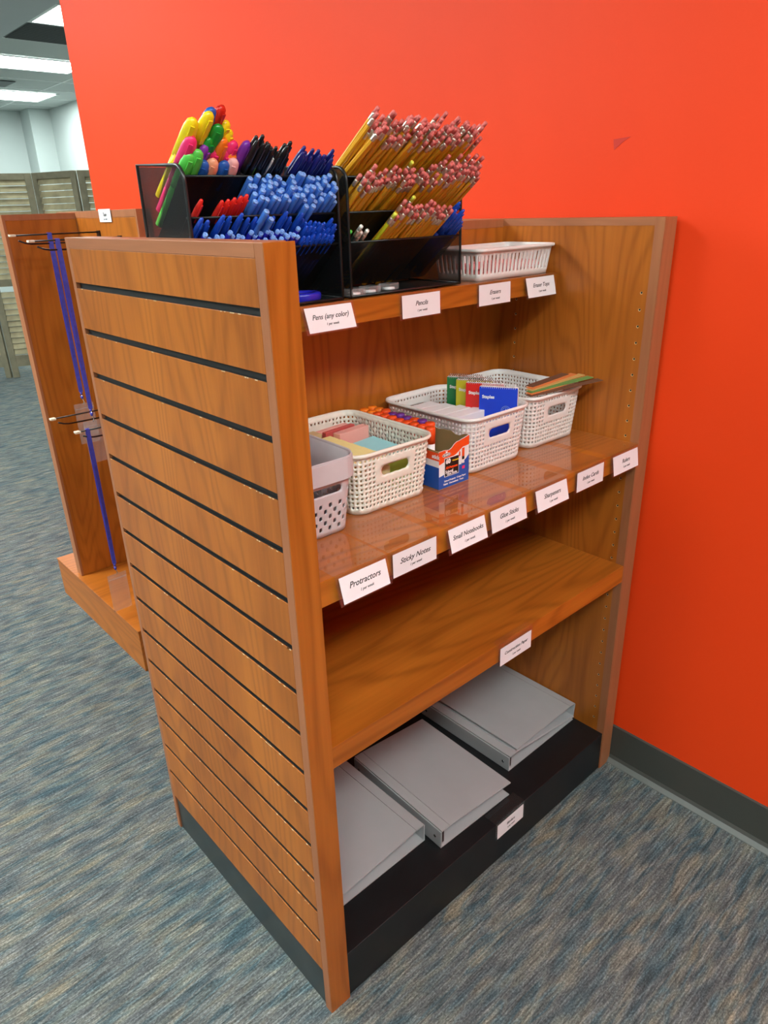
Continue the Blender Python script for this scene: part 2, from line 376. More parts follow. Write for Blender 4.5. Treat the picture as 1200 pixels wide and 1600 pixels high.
for k in range(1, 5): screen(J[k], J[k + 1], LB[k])
# ------------------------------------------------------------------ main display shelf
root = thing('display_shelf', 'cherry wood store display shelf with slatted end panel against the red wall', 'shelf unit', (0, 0, 0))
# near end panel
core = B(0.014, T, 0.002, D, 0.0, H - 0.002).build('end_panel', WOODZ, root, bevel=0.0012)
gr = B(0.007, 0.0145, 0.016, D - 0.012, 0.10, H - 0.016).build('groove_backing', GROOVE, core)
sl = MB(); P_ = 0.0762; hh = 0.0048; zt = H - 0.017
ya, yb = 0.017, D - 0.013
edges = [1.2445 - k * P_ for k in range(15)]
top = zt
for z in edges:
    sl.box(0.0, 0.0018, ya, yb, z + hh, top); top = z - hh
sl.box(0.0, 0.0018, ya, yb, 0.1015, top)
sl.build('slat_facing', WOODZ, core, bevel=0.0004)
li = MB(); top = zt
for z in edges:
    li.box(0.0019, 0.0068, ya, yb, z + hh, top); top = z - hh
li.box(0.0019, 0.0068, ya, yb, 0.1015, top)
li.build('groove_liner', GROOVE, core)
# wood left standing at the groove ends
ch = MB(); random.seed(3)
for z in edges:
    for k in range(10):
        y = random.choice([random.uniform(0.02, 0.58), random.uniform(0.02, 0.12)])
        ch.box(-0.0004, 0.0004, y, y + random.uniform(0.001, 0.006), z - hh - 0.0009, z - hh + 0.0003)
ch.build('chipped_edges', CHIP, core)
et = MB()
et.box(0.0, 0.014, 0.0, 0.017, 0.0, H); et.box(0.0, 0.014, D - 0.013, D, 0.0, H)
et.build('edge_trim', TRIM, core, bevel=0.0008)
MB().box(0.0, T, 0.0171, D - 0.0131, H - 0.0169, H).build('edge_trim', TRIMY, core, bevel=0.0008)
B(0.0008, T, -0.0007, 0.003, 0.0, H - 0.0004).build('front_edge', WOODZ, core, bevel=0.0004)
B(0.004, 0.0142, 0.017, D - 0.013, 0.0, 0.100).build('kick_plate', KICK, core)
# far end panel
far = B(W - T, W, 0.001, D, 0.0, H - 0.002).build('end_panel', WOODZ, root, bevel=0.0012)
B(W - T - 0.0006, W - T + 0.002, 0.0, 0.0195, 0.0, H).build('edge_trim', TRIM, far)
B(W - T - 0.0006, W, 0.0196, D, H - 0.0145, H).build('edge_trim', TRIMY, far)
B(W - T + 0.002, W, -0.0005, 0.002, 0.0, H).build('front_edge', TRIM, far)
ph = MB()
for yy in (0.0315, 0.335):
    for k in range(33):
        z = 1.183 - k * 0.0323
        if z < 0.14 or abs(z - 0.86) < 0.03 or abs(z - 0.57) < 0.025: continue
        n = 10
        ph.m = 0
        ring = [(W - T - 0.0007, yy + math.cos(2 * PI * i / n) * 0.0030, z + math.sin(2 * PI * i / n) * 0.0030) for i in range(n)]
        ph.add(ring, [tuple(range(n))]); ph.m = 1
        ring = [(W - T - 0.0009, yy + math.cos(2 * PI * i / n) * 0.0021 - 0.0005, z + math.sin(2 * PI * i / n) * 0.0021 + 0.0006) for i in range(n)]
        ph.add(ring, [tuple(range(n))])
ph.build('shelf_pin_holes', [PIN, GROOVE], far)
B(T, W - T, YB, YB + 0.019, BT, H - 0.002).build('back_panel', WOODZ, root)
B(T, W - T, YB - 0.0006, YB + 0.0195, H - 0.017, H).build('back_panel_trim', TRIM, root, bevel=0.0006)
s1 = B(T, W - T, S1Y, YB, S1B, S1T).build('shelf', WOODX2, root, bevel=0.0008); s1['label'] = 'shallow top shelf'
s2 = B(T, W - T, 0.0005, YB, S2B, S2T).build('shelf', WOODX2, root, bevel=0.0008); s2['label'] = 'deep middle shelf holding the baskets'
s3 = B(T, W - T, 0.0, YB, S3B, S3T).build('shelf', WOODX2, root, bevel=0.0008); s3['label'] = 'deep empty lower shelf'
B(T, W - T, 0.003, D - 0.003, 0.0, BT).build('plinth', BLACKLAM, root, bevel=0.001)
for z in (1.19, 0.86, 0.57): B(T, W - T, YB + 0.02, D - 0.01, z - 0.018, z + 0.018).build('rear_shelf', WOODX2, root)

# ------------------------------------------------------------------ second fixture: four-way slat display behind
FX = thing('display_stand', 'second cherry wood display stand on a low box base, behind the shelf unit', 'display stand', (0.465, 1.595, 0))
def fb(x0, x1, y0, y1, z0, z1): return B(x0 - 0.465, x1 - 0.465, y0 - 1.595, y1 - 1.595, z0, z1)
fb(0.2155, 0.715, 1.236, 1.955, 0.0, 0.150).build('base', WOODY, FX, bevel=0.001)
fb(0.214, 0.716, 1.2345, 1.9565, 0.1465, 0.1515).build('base_deck', WOODX, FX, bevel=0.0008)
fb(0.236, 0.4448, 1.736, 1.776, 0.152, 1.345).build('wing_panel', WOODZ, FX, bevel=0.001)
MB().box(0.228 - .465, 0.236 - .465, 1.7355 - 1.595, 1.7765 - 1.595, 0.152, 1.362).box(0.236 - .465, 0.4448 - .465, 1.7355 - 1.595, 1.7765 - 1.595, 1.345, 1.362).build('wing_trim', TRIM, FX, bevel=0.0006)
fb(0.485, 0.70, 1.736, 1.776, 0.152, 1.345).build('wing_panel', WOODZ, FX, bevel=0.001)
cp = fb(0.455, 0.485, 1.292, 1.90, 0.152, 1.350).build('slat_panel', WOODZ, FX)
fs = MB(); top = 1.346
for k in range(15):
    z = 1.278 - k * P_; fs.box(-0.020, -0.010, 1.300 - 1.595, 1.735 - 1.595, z + hh, top); top = z - hh
fs.box(-0.020, -0.010, 1.300 - 1.595, 1.735 - 1.595, 0.152, top)
fs.build('slat_facing', WOODZ, cp, bevel=0.0006)
MB().box(-0.0201, 0.020, 1.29 - 1.595, 1.2995 - 1.595, 0.152, 1.366).box(-0.0201, 0.020, 1.2996 - 1.595, 1.90 - 1.595, 1.3465, 1.366).build('edge_trim', TRIM, cp, bevel=0.0006)

def hook(y, z, label, grp):
    t = thing('peg_hook', label, 'display hook', (0.445, y, z), 0, grp)
    B(-0.003, 0.0, -0.012, 0.012, -0.020, 0.030).build('back_plate', HOOKM, t)
    MB().tube([(-0.002, 0, 0), (-0.20, 0, 0.002), (-0.215, 0, 0.005), (-0.232, 0, 0.012)], 0.0024).build('lower_arm', HOOKM, t)
    MB().tube([(-0.002, 0, 0.026), (-0.238, 0, 0.026)], 0.0022).build('upper_arm', HOOKM, t)
    MB().box(-0.254, -0.238, -0.009, 0.009, 0.0232, 0.0292).build('scanner_tip', TIPW, t, bevel=0.001)
    return t
hook(1.57, 1.281, 'dark peg hook with ivory tip, upper pair, the one farther back', None)
hook(1.42, 1.268, 'dark peg hook with ivory tip, upper pair, the one nearer the shelf unit', None)
hook(1.57, 0.752, 'dark peg hook, lower pair, longest reach to the left, empty', None)
hook(1.365, 0.752, 'dark peg hook, lower pair, carrying a single blue lanyard', None)

def lanyard(x, y, ztop, zbot, label, tw=0.3):
    t = thing('lanyard', label, 'lanyard', (x, y, ztop))
    L = ztop - zbot
    rb = MB(); n = 24
    for side in (-1, 1):
        rows = []
        for i in range(n + 1):
            u = i / n; z = -L * u
            yy = side * (0.0042 + 0.004 * math.sin(PI * u)) * (1 - u * 0.6)
            a = tw * math.sin(u * 5 + side) ; wx = 0.0055
            rows.append(((math.cos(a) * wx, yy + math.sin(a) * wx * 0.6, z), (-math.cos(a) * wx, yy - math.sin(a) * wx * 0.6, z)))
        for (a, b), (c, d) in zip(rows, rows[1:]): rb.sheet([a, b, d, c], 0.0007)
    rb.sheet([(-0.0055, -0.0045, 0.0004), (0.0055, -0.0045, 0.0004), (0.0055, 0.0045, 0.0004), (-0.0055, 0.0045, 0.0004)], 0.0007)
    rb.build('ribbon', RIBBON, t)
    MB().cyl((0, 0, -L), (0, 0, -L - 0.008), 0.0035).cyl((0, 0, -L - 0.012), (0, 0, -L - 0.022), 0.005, 0.003).build('toggle', RIBBON, t)
    MB().tube([(0, 0, -L - 0.005), (0.002, 0, -L - 0.026), (0.004, 0, -L - 0.034), (-0.001, 0, -L - 0.040)], 0.0014).build('clip', CHROME, t)
    bd = MB().box(-0.030, 0.030, -0.0007, 0.0007, -L - 0.165, -L - 0.052).box(-0.030, 0.030, -0.0012, 0.0012, -L - 0.054, -L - 0.051).box(-0.030, 0.030, -0.0007, 0.0007, -L - 0.051, -L - 0.036).build('badge_holder', BADGEM, t)
    return t
lanyard(0.300, 1.57, 1.3105, 0.845, 'blue lanyard with clear badge hanging on the upper farther hook')
lanyard(0.268, 1.42, 1.2975, 0.825, 'blue lanyard with clear badge on the upper hook nearest the shelf unit')
lanyard(0.228, 1.365, 0.7815, 0.340, 'single blue lanyard hanging low from the lower hook over the base deck')

# sign clipped on the top of the second stand
sg = thing('shelf_label', 'small white card clipped on the top edge of the second stand', 'label', (0.443, 1.496, 1.366))
B(-0.0016, -0.0006, -0.042, 0.042, -0.032, 0.003).build('paper_card', PAPER, sg)
text('lettering', [('Tape', 0.013, 0, 0.0, 0.0003), ('1 per week', 0.006, 0, -0.012, 0.0001)], INK, sg,
     Matrix(((0, 0, -1, -0.0018), (-1, 0, 0, 0), (0, 1, 0, -0.012), (0, 0, 0, 1))), 0.3)

# ------------------------------------------------------------------ shelf-edge labels
def label_holder(x, y, z, word, tilt, label, depth=0.15, w=0.095, h=0.039, name_size=0.0112, drop=0.0, w2='1 per week', off=0.005):
    t = thing('shelf_label', label, 'label', (x, y, z), 0)
    hw = w / 2 + off
    hd = MB(); a = math.radians(tilt); ca, sa = math.cos(a), math.sin(a)
    def pt(px, v, o): return (px, -0.0012 - sa * v - ca * o, -ca * v + sa * o)   # v down the flap, o outwards
    hd.prism([(-hw, -0.0012, 0.0002), (hw, -0.0012, 0.0002), (hw, -0.0012, 0.0012), (-hw, -0.0012, 0.0012)], (0, depth, 0))
    hd.prism([pt(-hw, -0.0002, 0.0024), pt(hw, -0.0002, 0.0024), pt(hw, h + 0.006, 0.0024), pt(-hw, h + 0.006, 0.0024)], Vector(pt(0, 0, 0.0031)) - Vector(pt(0, 0, 0.0024)))
    hd.prism([pt(-hw, 0, 0.0003), pt(hw, 0, 0.0003), pt(hw, h + 0.006, 0.0003), pt(-hw, h + 0.006, 0.0003)], Vector(pt(0, 0, 0.0011)) - Vector(pt(0, 0, 0.0003)))
    hd.prism([pt(-hw, h + 0.0045, 0.0011), pt(hw, h + 0.0045, 0.0011), pt(hw, h + 0.006, 0.0011), pt(-hw, h + 0.006, 0.0011)], Vector(pt(0, 0, 0.0024)) - Vector(pt(0, 0, 0.0011)))
    hd.build('holder', ACRYL, t)['label'] = 'clear acrylic clip'
    c = MB(); v0, v1 = 0.0035 + drop, 0.0035 + drop + h
    c.prism([pt(-w / 2, v0, 0.0032), pt(w / 2, v0, 0.0032), pt(w / 2, v1, 0.0032), pt(-w / 2, v1, 0.0032)], Vector(pt(0, 0, 0.0035)) - Vector(pt(0, 0, 0.0032)))
    card = c.build('paper_card', PAPER, t)
    o = Vector(pt(0, (v0 + v1) / 2, 0.0036)); ex = Vector((1, 0, 0)); ey = Vector((0, sa, ca)); ez = ex.cross(ey)
    M = Matrix(((ex.x, ey.x, ez.x, o.x), (ex.y, ey.y, ez.y, o.y), (ex.z, ey.z, ez.z, o.z), (0, 0, 0, 1)))
    text('lettering', [(word, name_size, 0, 0.0035, 0.00012), (w2, 0.0056, 0.001, -0.0085, 0.00005)], INK, card, M, 0.38)
    return t
Y1L, Y2L = S1Y, 0.0
label_holder(0.2585, Y1L, S1T, 'Pens (any color)', 18, 'white card reading Pens (any color) on the top shelf edge')
label_holder(0.469, Y1L, S1T, 'Pencils', 2, 'white card reading Pencils on the top shelf edge')
label_holder(0.6725, Y1L, S1T, 'Erasers', 2, 'white card reading Erasers on the top shelf edge')
label_holder(0.816, Y1L, S1T, 'Eraser Tops', 14, 'white card reading Eraser Tops, last on the top shelf edge', off=0.003)
label_holder(0.116, Y2L, S2T, 'Protractors', 15, 'white card reading Protractors, tilted, nearest on the middle shelf edge', name_size=0.0125, w=0.088)
label_holder(0.222, Y2L, S2T, 'Sticky Notes', 1, 'white card reading Sticky Notes on the middle shelf edge', name_size=0.0125, w=0.093)
label_holder(0.3385, Y2L, S2T, 'Small Notebooks', 14, 'white card reading Small Notebooks, tilted outwards on the middle shelf edge', name_size=0.0105, w=0.088)
label_holder(0.446, Y2L, S2T, 'Glue Sticks', 9, 'white card reading Glue Sticks on the middle shelf edge')
label_holder(0.5695, Y2L, S2T, 'Sharpeners', 13, 'white card reading Sharpeners on the middle shelf edge')
label_holder(0.700, Y2L, S2T, 'Index Cards', 2, 'white card reading Index Cards on the middle shelf edge', w=0.091)
label_holder(0.825, Y2L, S2T, 'Rulers', 9, 'white card reading Rulers at the far end of the middle shelf edge', w=0.094)
label_holder(0.4905, 0.0, S3T, 'Construction Paper', 1, 'white card reading Construction Paper on the lower shelf edge', depth=0.012, name_size=0.0088, drop=0.006)
label_holder(0.510, 0.003, BT + 0.008, 'Binders', 1, 'dim white card on the front of the black plinth', depth=0.03, name_size=0.009, w=0.090, drop=0.002)

# ------------------------------------------------------------------ perforated baskets
def rounded(wx, wy, r):
    """returns f(s)->(x,y,nx,ny) round a rounded rectangle from the front-left corner's end, and the length; s=0 in the middle of the front side"""
    segs = []; a, b = wx / 2 - r, wy / 2 - r
    segs.append(('l', (0, -wy / 2), (a, -wy / 2), (0, -1)))
    segs.append(('a', (a, -b), -PI / 2)); segs.append(('l', (wx / 2, -b), (wx / 2, b), (1, 0)))
    segs.append(('a', (a, b), 0)); segs.append(('l', (a, wy / 2), (-a, wy / 2), (0, 1)))
    segs.append(('a', (-a, b), PI / 2)); segs.append(('l', (-wx / 2, b), (-wx / 2, -b), (-1, 0)))
    segs.append(('a', (-a, -b), PI)); segs.append(('l', (-a, -wy / 2), (0, -wy / 2), (0, -1)))
    lens = [(Vector(q[2]) - Vector(q[1])).length if q[0] == 'l' else r * PI / 2 for q in segs]; tot = sum(lens)
    def f(s):
        s = s % tot
        for q, L in zip(segs, lens):
            if s <= L + 1e-9:
                if q[0] == 'l':
                    u = s / L if L else 0
                    return (q[1][0] + (q[2][0] - q[1][0]) * u, q[1][1] + (q[2][1] - q[1][1]) * u, q[3][0], q[3][1])
                t = q[2] + s / r
                return (q[1][0] + r * math.cos(t), q[1][1] + r * math.sin(t), math.cos(t), math.sin(t))
            s -= L
        return f(0)
    return f, tot

def basket(name, loc, rz, wx, wy, h, taper, r, ncol, rows, hole, handle, mat, label, cat='basket', weave=0.0, band=0.0, rim=0.005, slot=False, diag=False, th=0.0022):
    """walls of hole cells; rows = cell rows between z0 (solid foot) and z1 (solid band under the rim)"""
    t = thing(name, label, cat, loc, rz)
    f, tot = rounded(wx, wy, r)
    z0, z1 = 0.008, h - 0.006 - band
    cw = tot / ncol; chh = (z1 - z0) / rows
    bm = bmesh.new(); cache = {}
    def pos(s, z, o=0.0):
        x, y, nx, ny = f(s); k = taper * (1 - z / h) / 2
        return Vector((x - k * (x / (wx / 2)) + nx * o, y - k * (y / (wy / 2)) + ny * o, z))
    def V(s, z):
        key = (round((s % tot) * 1e5) % round(tot * 1e5), round(z * 1e5))
        if key not in cache:
            o = 0.0
            if weave:
                ci, ri = s / cw, (z - z0) / chh
                if abs(ri - round(ri)) < 0.02 and z0 - 1e-4 < z < z1 + 1e-4:
                    o = weave * (1 if (int(round(ci * 2)) // 2 + int(round(ri))) % 2 else -0.35)
            cache[key] = bm.verts.new(pos(s, z, o))
        return cache[key]
    def face(vs):
        vs2 = []
        for q in vs:
            if q not in vs2: vs2.append(q)
        if len(vs2) > 2:
            try: bm.faces.new(vs2).smooth = True
            except ValueError: pass
    hc = set()
    if handle:
        hw_c, r0, r1 = handle        # half width in cells, from row, to row
        for c0 in ([0, ncol // 2] if not slot else []):
            for i in range(-hw_c, hw_c):
                for j in range(r0, r1): hc.add(((c0 + i) % ncol, j))
    for i in range(ncol):
        for j in range(rows):
            if (i, j) in hc: continue
            s0, s1_, za, zb = i * cw, (i + 1) * cw, z0 + j * chh, z0 + (j + 1) * chh; sm, zm = (s0 + s1_) / 2, (za + zb) / 2
            ring = [(s0, za), (sm, za), (s1_, za), (s1_, zm), (s1_, zb), (sm, zb), (s0, zb), (s0, zm)]
            solid = (diag and ((i + j) % 2 or j >= rows - 1)) or any((((i + di) % ncol, j + dj) in hc) for di in (-1, 0, 1) for dj in (-1, 0, 1))
            outer = [V(a, b) for a, b in ring]
            if solid: face(outer); continue
            hx, hz = hole
            inner = []
            for a, b in ring:
                dx, dz = (a - sm) / (cw / 2), (b - zm) / (chh / 2)
                q = (0.99 if slot else 0.78) if abs(dx) > .5 and abs(dz) > .5 else 1.0
                inner.append(bm.verts.new(pos(sm + dx * q * hx / 2, zm + dz * q * hz / 2)))
            for k in range(8): face([outer[k], outer[(k + 1) % 8], inner[(k + 1) % 8], inner[k]])
    if hc:
        for c0 in (0, ncol // 2):
            sa, sb, za, zb = (c0 - hw_c) * cw, (c0 + hw_c) * cw, z0 + r0 * chh, z0 + r1 * chh
            pts = []
            N = 2 * hw_c * 2; Mz = (r1 - r0) * 2
            for k in range(N): pts.append((sa + k * cw / 2, za))
            for k in range(Mz): pts.append((sb, za + k * chh / 2))
            for k in range(N): pts.append((sb - k * cw / 2, zb))
            for k in range(Mz): pts.append((sa, zb - k * chh / 2))
            sm, zm = (sa + sb) / 2, (za + zb) / 2; A, Bz = (sb - sa) / 2 - 0.0035, (zb - za) / 2 - 0.0035
            inner = []
            for a, b in pts:
                dx, dz = a - sm, b - zm
                # stadium: straight middle, round ends
                cx = max(-(A - Bz), min(A - Bz, dx)); ddx, ddz = dx - cx, dz
                if abs(dx) <= A - Bz: p = (dx, math.copysign(Bz, dz))
                else:
                    l = math.hypot(ddx, ddz) or 1; p = (cx + ddx / l * Bz, ddz / l * Bz)
                inner.append(bm.verts.new(pos(sm + p[0], zm + p[1])))
            outer = [V(a, b) for a, b in pts]; n = len(pts)
            for k in range(n): face([outer[k], outer[(k + 1) % n], inner[(k + 1) % n], inner[k]])
    # solid foot and top band
    half = [k * cw / 2 for k in range(2 * ncol)]
    for za, zb in ((0.0, z0), (z1, h)):
        for k in range(2 * ncol):
            sA, sB = half[k], half[k] + cw / 2; face([V(sA, za), V(sB, za), V(sB, zb), V(sA, zb)])
    face([V(s, 0.0) for s in half])
    bmesh.ops.recalc_face_normals(bm, faces=bm.faces)
    me = bpy.data.meshes.new('basket_body'); bm.to_mesh(me); bm.free(); me.materials.append(mat)
    o = bpy.data.objects.new('basket_body', me); C.objects.link(o); o.parent = t
    so = o.modifiers.new('solid', 'SOLIDIFY'); so.thickness = th; so.offset = -1
    # rim lip
    rm = MB(); n = 96; prf = [(-0.0015, -0.0015), (-0.0010, 0.0022), (0.0015, 0.0035), (rim, 0.0028), (rim + 0.0006, -0.0008), (rim - 0.0012, -0.0030), (0.0, -0.0030)]
    vs = []
    for k in range(n):
        s = tot * k / n; x, y, nx, ny = f(s)
        vs += [(x + nx * a, y + ny * a, h + z) for a, z in prf]
    m_ = len(prf)
    rm.add(vs, [(k * m_ + i, k * m_ + (i + 1) % m_, ((k + 1) % n) * m_ + (i + 1) % m_, ((k + 1) % n) * m_ + i) for k in range(n) for i in range(m_)], True)
    rm.build('rim', mat, t)
    return t, f, tot
ZS = S2T + 0.0014
b1, _, _ = basket('storage_basket', (0.3060, 0.2400, ZS), -0.024, 0.180, 0.2386, 0.105, 0.0175, 0.028, 90, 11, (0.0042, 0.0042), (4, 6, 9), CREAMPL, 'cream woven-look plastic basket of sticky notes, second from the left', weave=0.0016)
b2, _, _ = basket('storage_basket', (0.5790, 0.2410, ZS), -0.012, 0.180, 0.2386, 0.1065, 0.0175, 0.028, 90, 11, (0.0042, 0.0042), (4, 6, 9), WHITEPL, 'white perforated plastic basket holding spiral notebooks and white card packs', weave=0.0008)
b3, _, _ = basket('storage_basket', (0.7785, 0.2500, ZS), -0.020, 0.180, 0.2386, 0.1065, 0.0175, 0.028, 90, 11, (0.0042, 0.0044), (4, 6, 9), WHITEPL, 'white perforated plastic basket with rulers laid across it, rightmost on the middle shelf', weave=0.0005)
# grey basket with a deep top band and round holes in staggered rows
gb, gf, gt = basket('storage_basket', (0.1300, 0.2180, ZS), -0.03, 0.154, 0.235, 0.122, 0.022, 0.030, 72, 8, (0.0068, 0.0078), (5, 6, 8), GREYPL, 'grey plastic bin with round holes and a deep rim, leftmost on the middle shelf', band=0.030, rim=0.0016, diag=True, cat='bin')
bd = MB(); n = 96; prf = [(0.0016, 0.0), (0.0032, 0.0), (0.0032, -0.032), (0.0016, -0.032)]
vs = []
for k in range(n):
    x, y, nx, ny = gf(gt * k / n); vs += [(x + nx * a, y + ny * a, 0.122 + z) for a, z in prf]
bd.add(vs, [(k * 4 + i, k * 4 + (i + 1) % 4, ((k + 1) % n) * 4 + (i + 1) % 4, ((k + 1) % n) * 4 + i) for k in range(n) for i in range(4)], False)
bd.build('top_band', GREYPL, gb)
# white slotted eraser tray on the top shelf
eb, _, _ = basket('slotted_basket', (0.7570, 0.3000, S1T + 0.0014), 0.0, 0.238, 0.126, 0.056, 0.014, 0.010, 58, 1, (0.0058, 0.034), None, WHITEPL, 'low white slotted plastic basket of pink erasers at the end of the top shelf', rim=0.006, slot=True)

# ------------------------------------------------------------------ what the middle-shelf baskets hold
def box_thing(name, label, cat, loc, size, rz, mat, group=None, tilt=(0, 0), bevel=0.0008):
    o = B(-size[0] / 2, size[0] / 2, -size[1] / 2, size[1] / 2, 0, size[2]).build(name, mat, None, bevel)
    o.location = loc; o.rotation_euler = (tilt[0], tilt[1], rz); tag(o, label, cat, group); return o
zb = S2T + 0.004
# grey bin: clear bags with protractors
for k, (x, y, rz, tl) in enumerate([(0.118, 0.165, 0.1, 0.12), (0.120, 0.205, -0.15, 0.05), (0.118, 0.245, 0.2, -0.1)]):
    t = thing('protractor_pack', ['clear plastic bag of protractors, foremost in the grey bin', 'clear plastic bag of protractors in the middle of the grey bin', 'clear plastic bag of protractors, rearmost in the grey bin'][k], 'protractor', (x, y, zb), rz)
    m = MB()
    random.seed(20 + k); N = 9
    g1 = [[(-0.052 + 0.104 * i / N, -0.012 + random.uniform(-.004, .004), 0.088 * j / N + random.uniform(-.003, .003) * (j > 0)) for i in range(N + 1)] for j in range(N + 1)]
    for j in range(N):
        for i in range(N): m.sheet([g1[j][i], g1[j][i + 1], g1[j + 1][i + 1], g1[j + 1][i]], 0.0003)
    m.build('bag', BAGM, t)
    p = MB(); arc = [(0.048 * math.cos(PI * q / 20), 0.0, 0.008 + 0.048 * math.sin(PI * q / 20)) for q in range(21)] + [(-0.034, 0, 0.014)] + [(0.034 * math.cos(PI * (20 - q) / 20), 0.0, 0.014 + 0.034 * math.sin(PI * (20 - q) / 20)) for q in range(1, 21)]
    for q in range(20):
        a0, a1 = PI * q / 20, PI * (q + 1) / 20
        p.sheet([(0.032 * math.cos(a0), 0, 0.01 + 0.032 * math.sin(a0)), (0.05 * math.cos(a0), 0, 0.01 + 0.05 * math.sin(a0)), (0.05 * math.cos(a1), 0, 0.01 + 0.05 * math.sin(a1)), (0.032 * math.cos(a1), 0, 0.01 + 0.032 * math.sin(a1))], 0.006)
    p.box(-0.05, 0.05, -0.006, 0.0, 0.004, 0.012)
    p.build('protractor', COL['cap_navy'], t)
# sticky notes
SN = 'sticky note pads in the cream basket'
box_thing('sticky_note_pad', 'pink sticky note pad standing upright in the cream basket', 'sticky notes', (0.345, 0.288, zb + 0.012), (0.076, 0.018, 0.078), 0.10, COL['pinknote'])
box_thing('sticky_note_pad', 'dark red sticky note pad standing behind the pink one', 'sticky notes', (0.337, 0.315, zb + 0.012), (0.076, 0.010, 0.076), 0.10, COL['rednote'])
box_thing('sticky_note_pad', 'pale pink wrapped note pad standing rearmost in the cream basket', 'sticky notes', (0.335, 0.334, zb + 0.012), (0.076, 0.010, 0.074), 0.10, COL['pinknote'])
for k in range(4):
    box_thing('sticky_note_pad', ['light blue sticky note pad, rearmost of the blue row', 'light blue sticky note pad, second from the back of the blue row', 'light blue sticky note pad, second from the front of the blue row', 'light blue sticky note pad, foremost of the blue row'][k], 'sticky notes',
              (0.352 - 0.001 * k, 0.262 - 0.021 * k, zb + 0.010), (0.060, 0.0185, 0.062), 0.12, COL['bluenote'], 'light blue sticky note pads', tilt=(0.10, 0))
for k in range(5):
    box_thing('sticky_note_pad', 'yellow sticky note pad in the row along the left of the cream basket', 'sticky notes',
              (0.268, 0.290 - 0.031 * k, zb + 0.010), (0.078, 0.029, 0.072), 0.04, COL['yellownote'], 'yellow sticky note pads', tilt=(0.05, 0))
box_thing('sticky_note_pad', 'tan note pad at the back left of the cream basket', 'sticky notes', (0.262, 0.328, zb + 0.01), (0.07, 0.026, 0.076), 0.0, COL['tannote'])
box_thing('sticky_note_pad', 'lime green note pad glimpsed through the basket handle hole', 'sticky notes', (0.343, 0.165, zb + 0.008), (0.062, 0.014, 0.052), 0.04, COL['limenote'])
box_thing('sticky_note_pad', 'tan note pad glimpsed through the left of the handle hole', 'sticky notes', (0.275, 0.147, zb + 0.008), (0.066, 0.010, 0.056), 0.0, COL['tannote'])
# white card packs
for k in range(4):
    ang = math.radians(28)
    px, py = 0.552 + 0.010 * k - 0.004, 0.312 - 0.033 * k
    t = box_thing('index_card_pack', ['white card pack rearmost in the notebook basket', 'white card pack, second from the back in the notebook basket', 'white card pack, third from the back in the notebook basket', 'white card pack foremost in the notebook basket'][k],
              'index cards', (px - 0.004, py, zb + 0.006), (0.100, 0.031, 0.082), -0.02, PAPER, 'white card packs')
# notebooks
ang = math.radians(-61.6); ex = Vector((math.cos(ang), math.sin(ang), 0)); nrm = Vector((-0.88, -0.475, 0))
def notebook(L, z, mat, color, label):
    hw = 0.038; c = Vector((L[0], L[1], 0)) + ex * hw
    t = thing('notebook', label, 'notebook', (c.x, c.y, z), ang)
    t.rotation_euler = (math.radians(0), 0, ang)
    Hn = 0.1255
    B(-hw, hw, -0.0045, 0.0045, 0.0, Hn).build('pages', PAPER, t)
    B(-hw, hw, -0.0052, -0.0046, 0.0, Hn).build('cover', mat, t)['label'] = color + ' cover'
    B(-hw, hw, 0.0046, 0.0053, 0.0, Hn).build('back_cover', CARDB, t)
    sp = MB()
    for k in range(17):
        x = -hw + 0.005 + k * (2 * hw - 0.010) / 16
        pts = [(x, 0.0065 * math.cos(a), Hn + 0.001 + 0.0055 * math.sin(a)) for a in [2 * PI * q / 10 for q in range(11)]]
        sp.tube(pts, 0.00055, 5)
    sp.build('spiral', COL['white'] if color == 'blue' else CHROME, t)
    M = Matrix(((1, 0, 0, 0), (0, 0, -1, -0.0054), (0, 1, 0, 0), (0, 0, 0, 1)))
    text('lettering', [('Staples', 0.0088, -0.020, Hn - 0.020, 0.0003)], COL['white'], t, M)
    cr = MB()
    for r0, r1 in ((0.0088, 0.0096), (0.0062, 0.0068)):
        for q in range(24):
            a0, a1 = 2 * PI * q / 24, 2 * PI * (q + 1) / 24
            cr.sheet([(0.016 + r0 * math.cos(a0), -0.0054, Hn - 0.046 + r0 * math.sin(a0)), (0.016 + r1 * math.cos(a0), -0.0054, Hn - 0.046 + r1 * math.sin(a0)),
                      (0.016 + r1 * math.cos(a1), -0.0054, Hn - 0.046 + r1 * math.sin(a1)), (0.016 + r0 * math.cos(a1), -0.0054, Hn - 0.046 + r0 * math.sin(a1))], 0.0001)
    cr.prism([(0.014, -0.0055, Hn - 0.050), (0.018, -0.0055, Hn - 0.050), (0.017, -0.0055, Hn - 0.044), (0.0155, -0.0055, Hn - 0.041)], (0, 0.0001, 0))
    cr.build('emblem', COL['paleblue'], t)
    return t
notebook((0.6165, 0.209), zb + 0.009, COL['blue'], 'blue', 'blue spiral notebook, foremost of the four in the white basket')
notebook((0.6145, 0.243), zb + 0.012, COL['red'], 'red', 'red spiral notebook just behind the blue one')
notebook((0.616, 0.271), zb + 0.0135, COL['olive'], 'yellow', 'yellow spiral notebook between the red and the green one')
notebook((0.6175, 0.298), zb + 0.015, COL['green'], 'green', 'green spiral notebook, rearmost of the four')
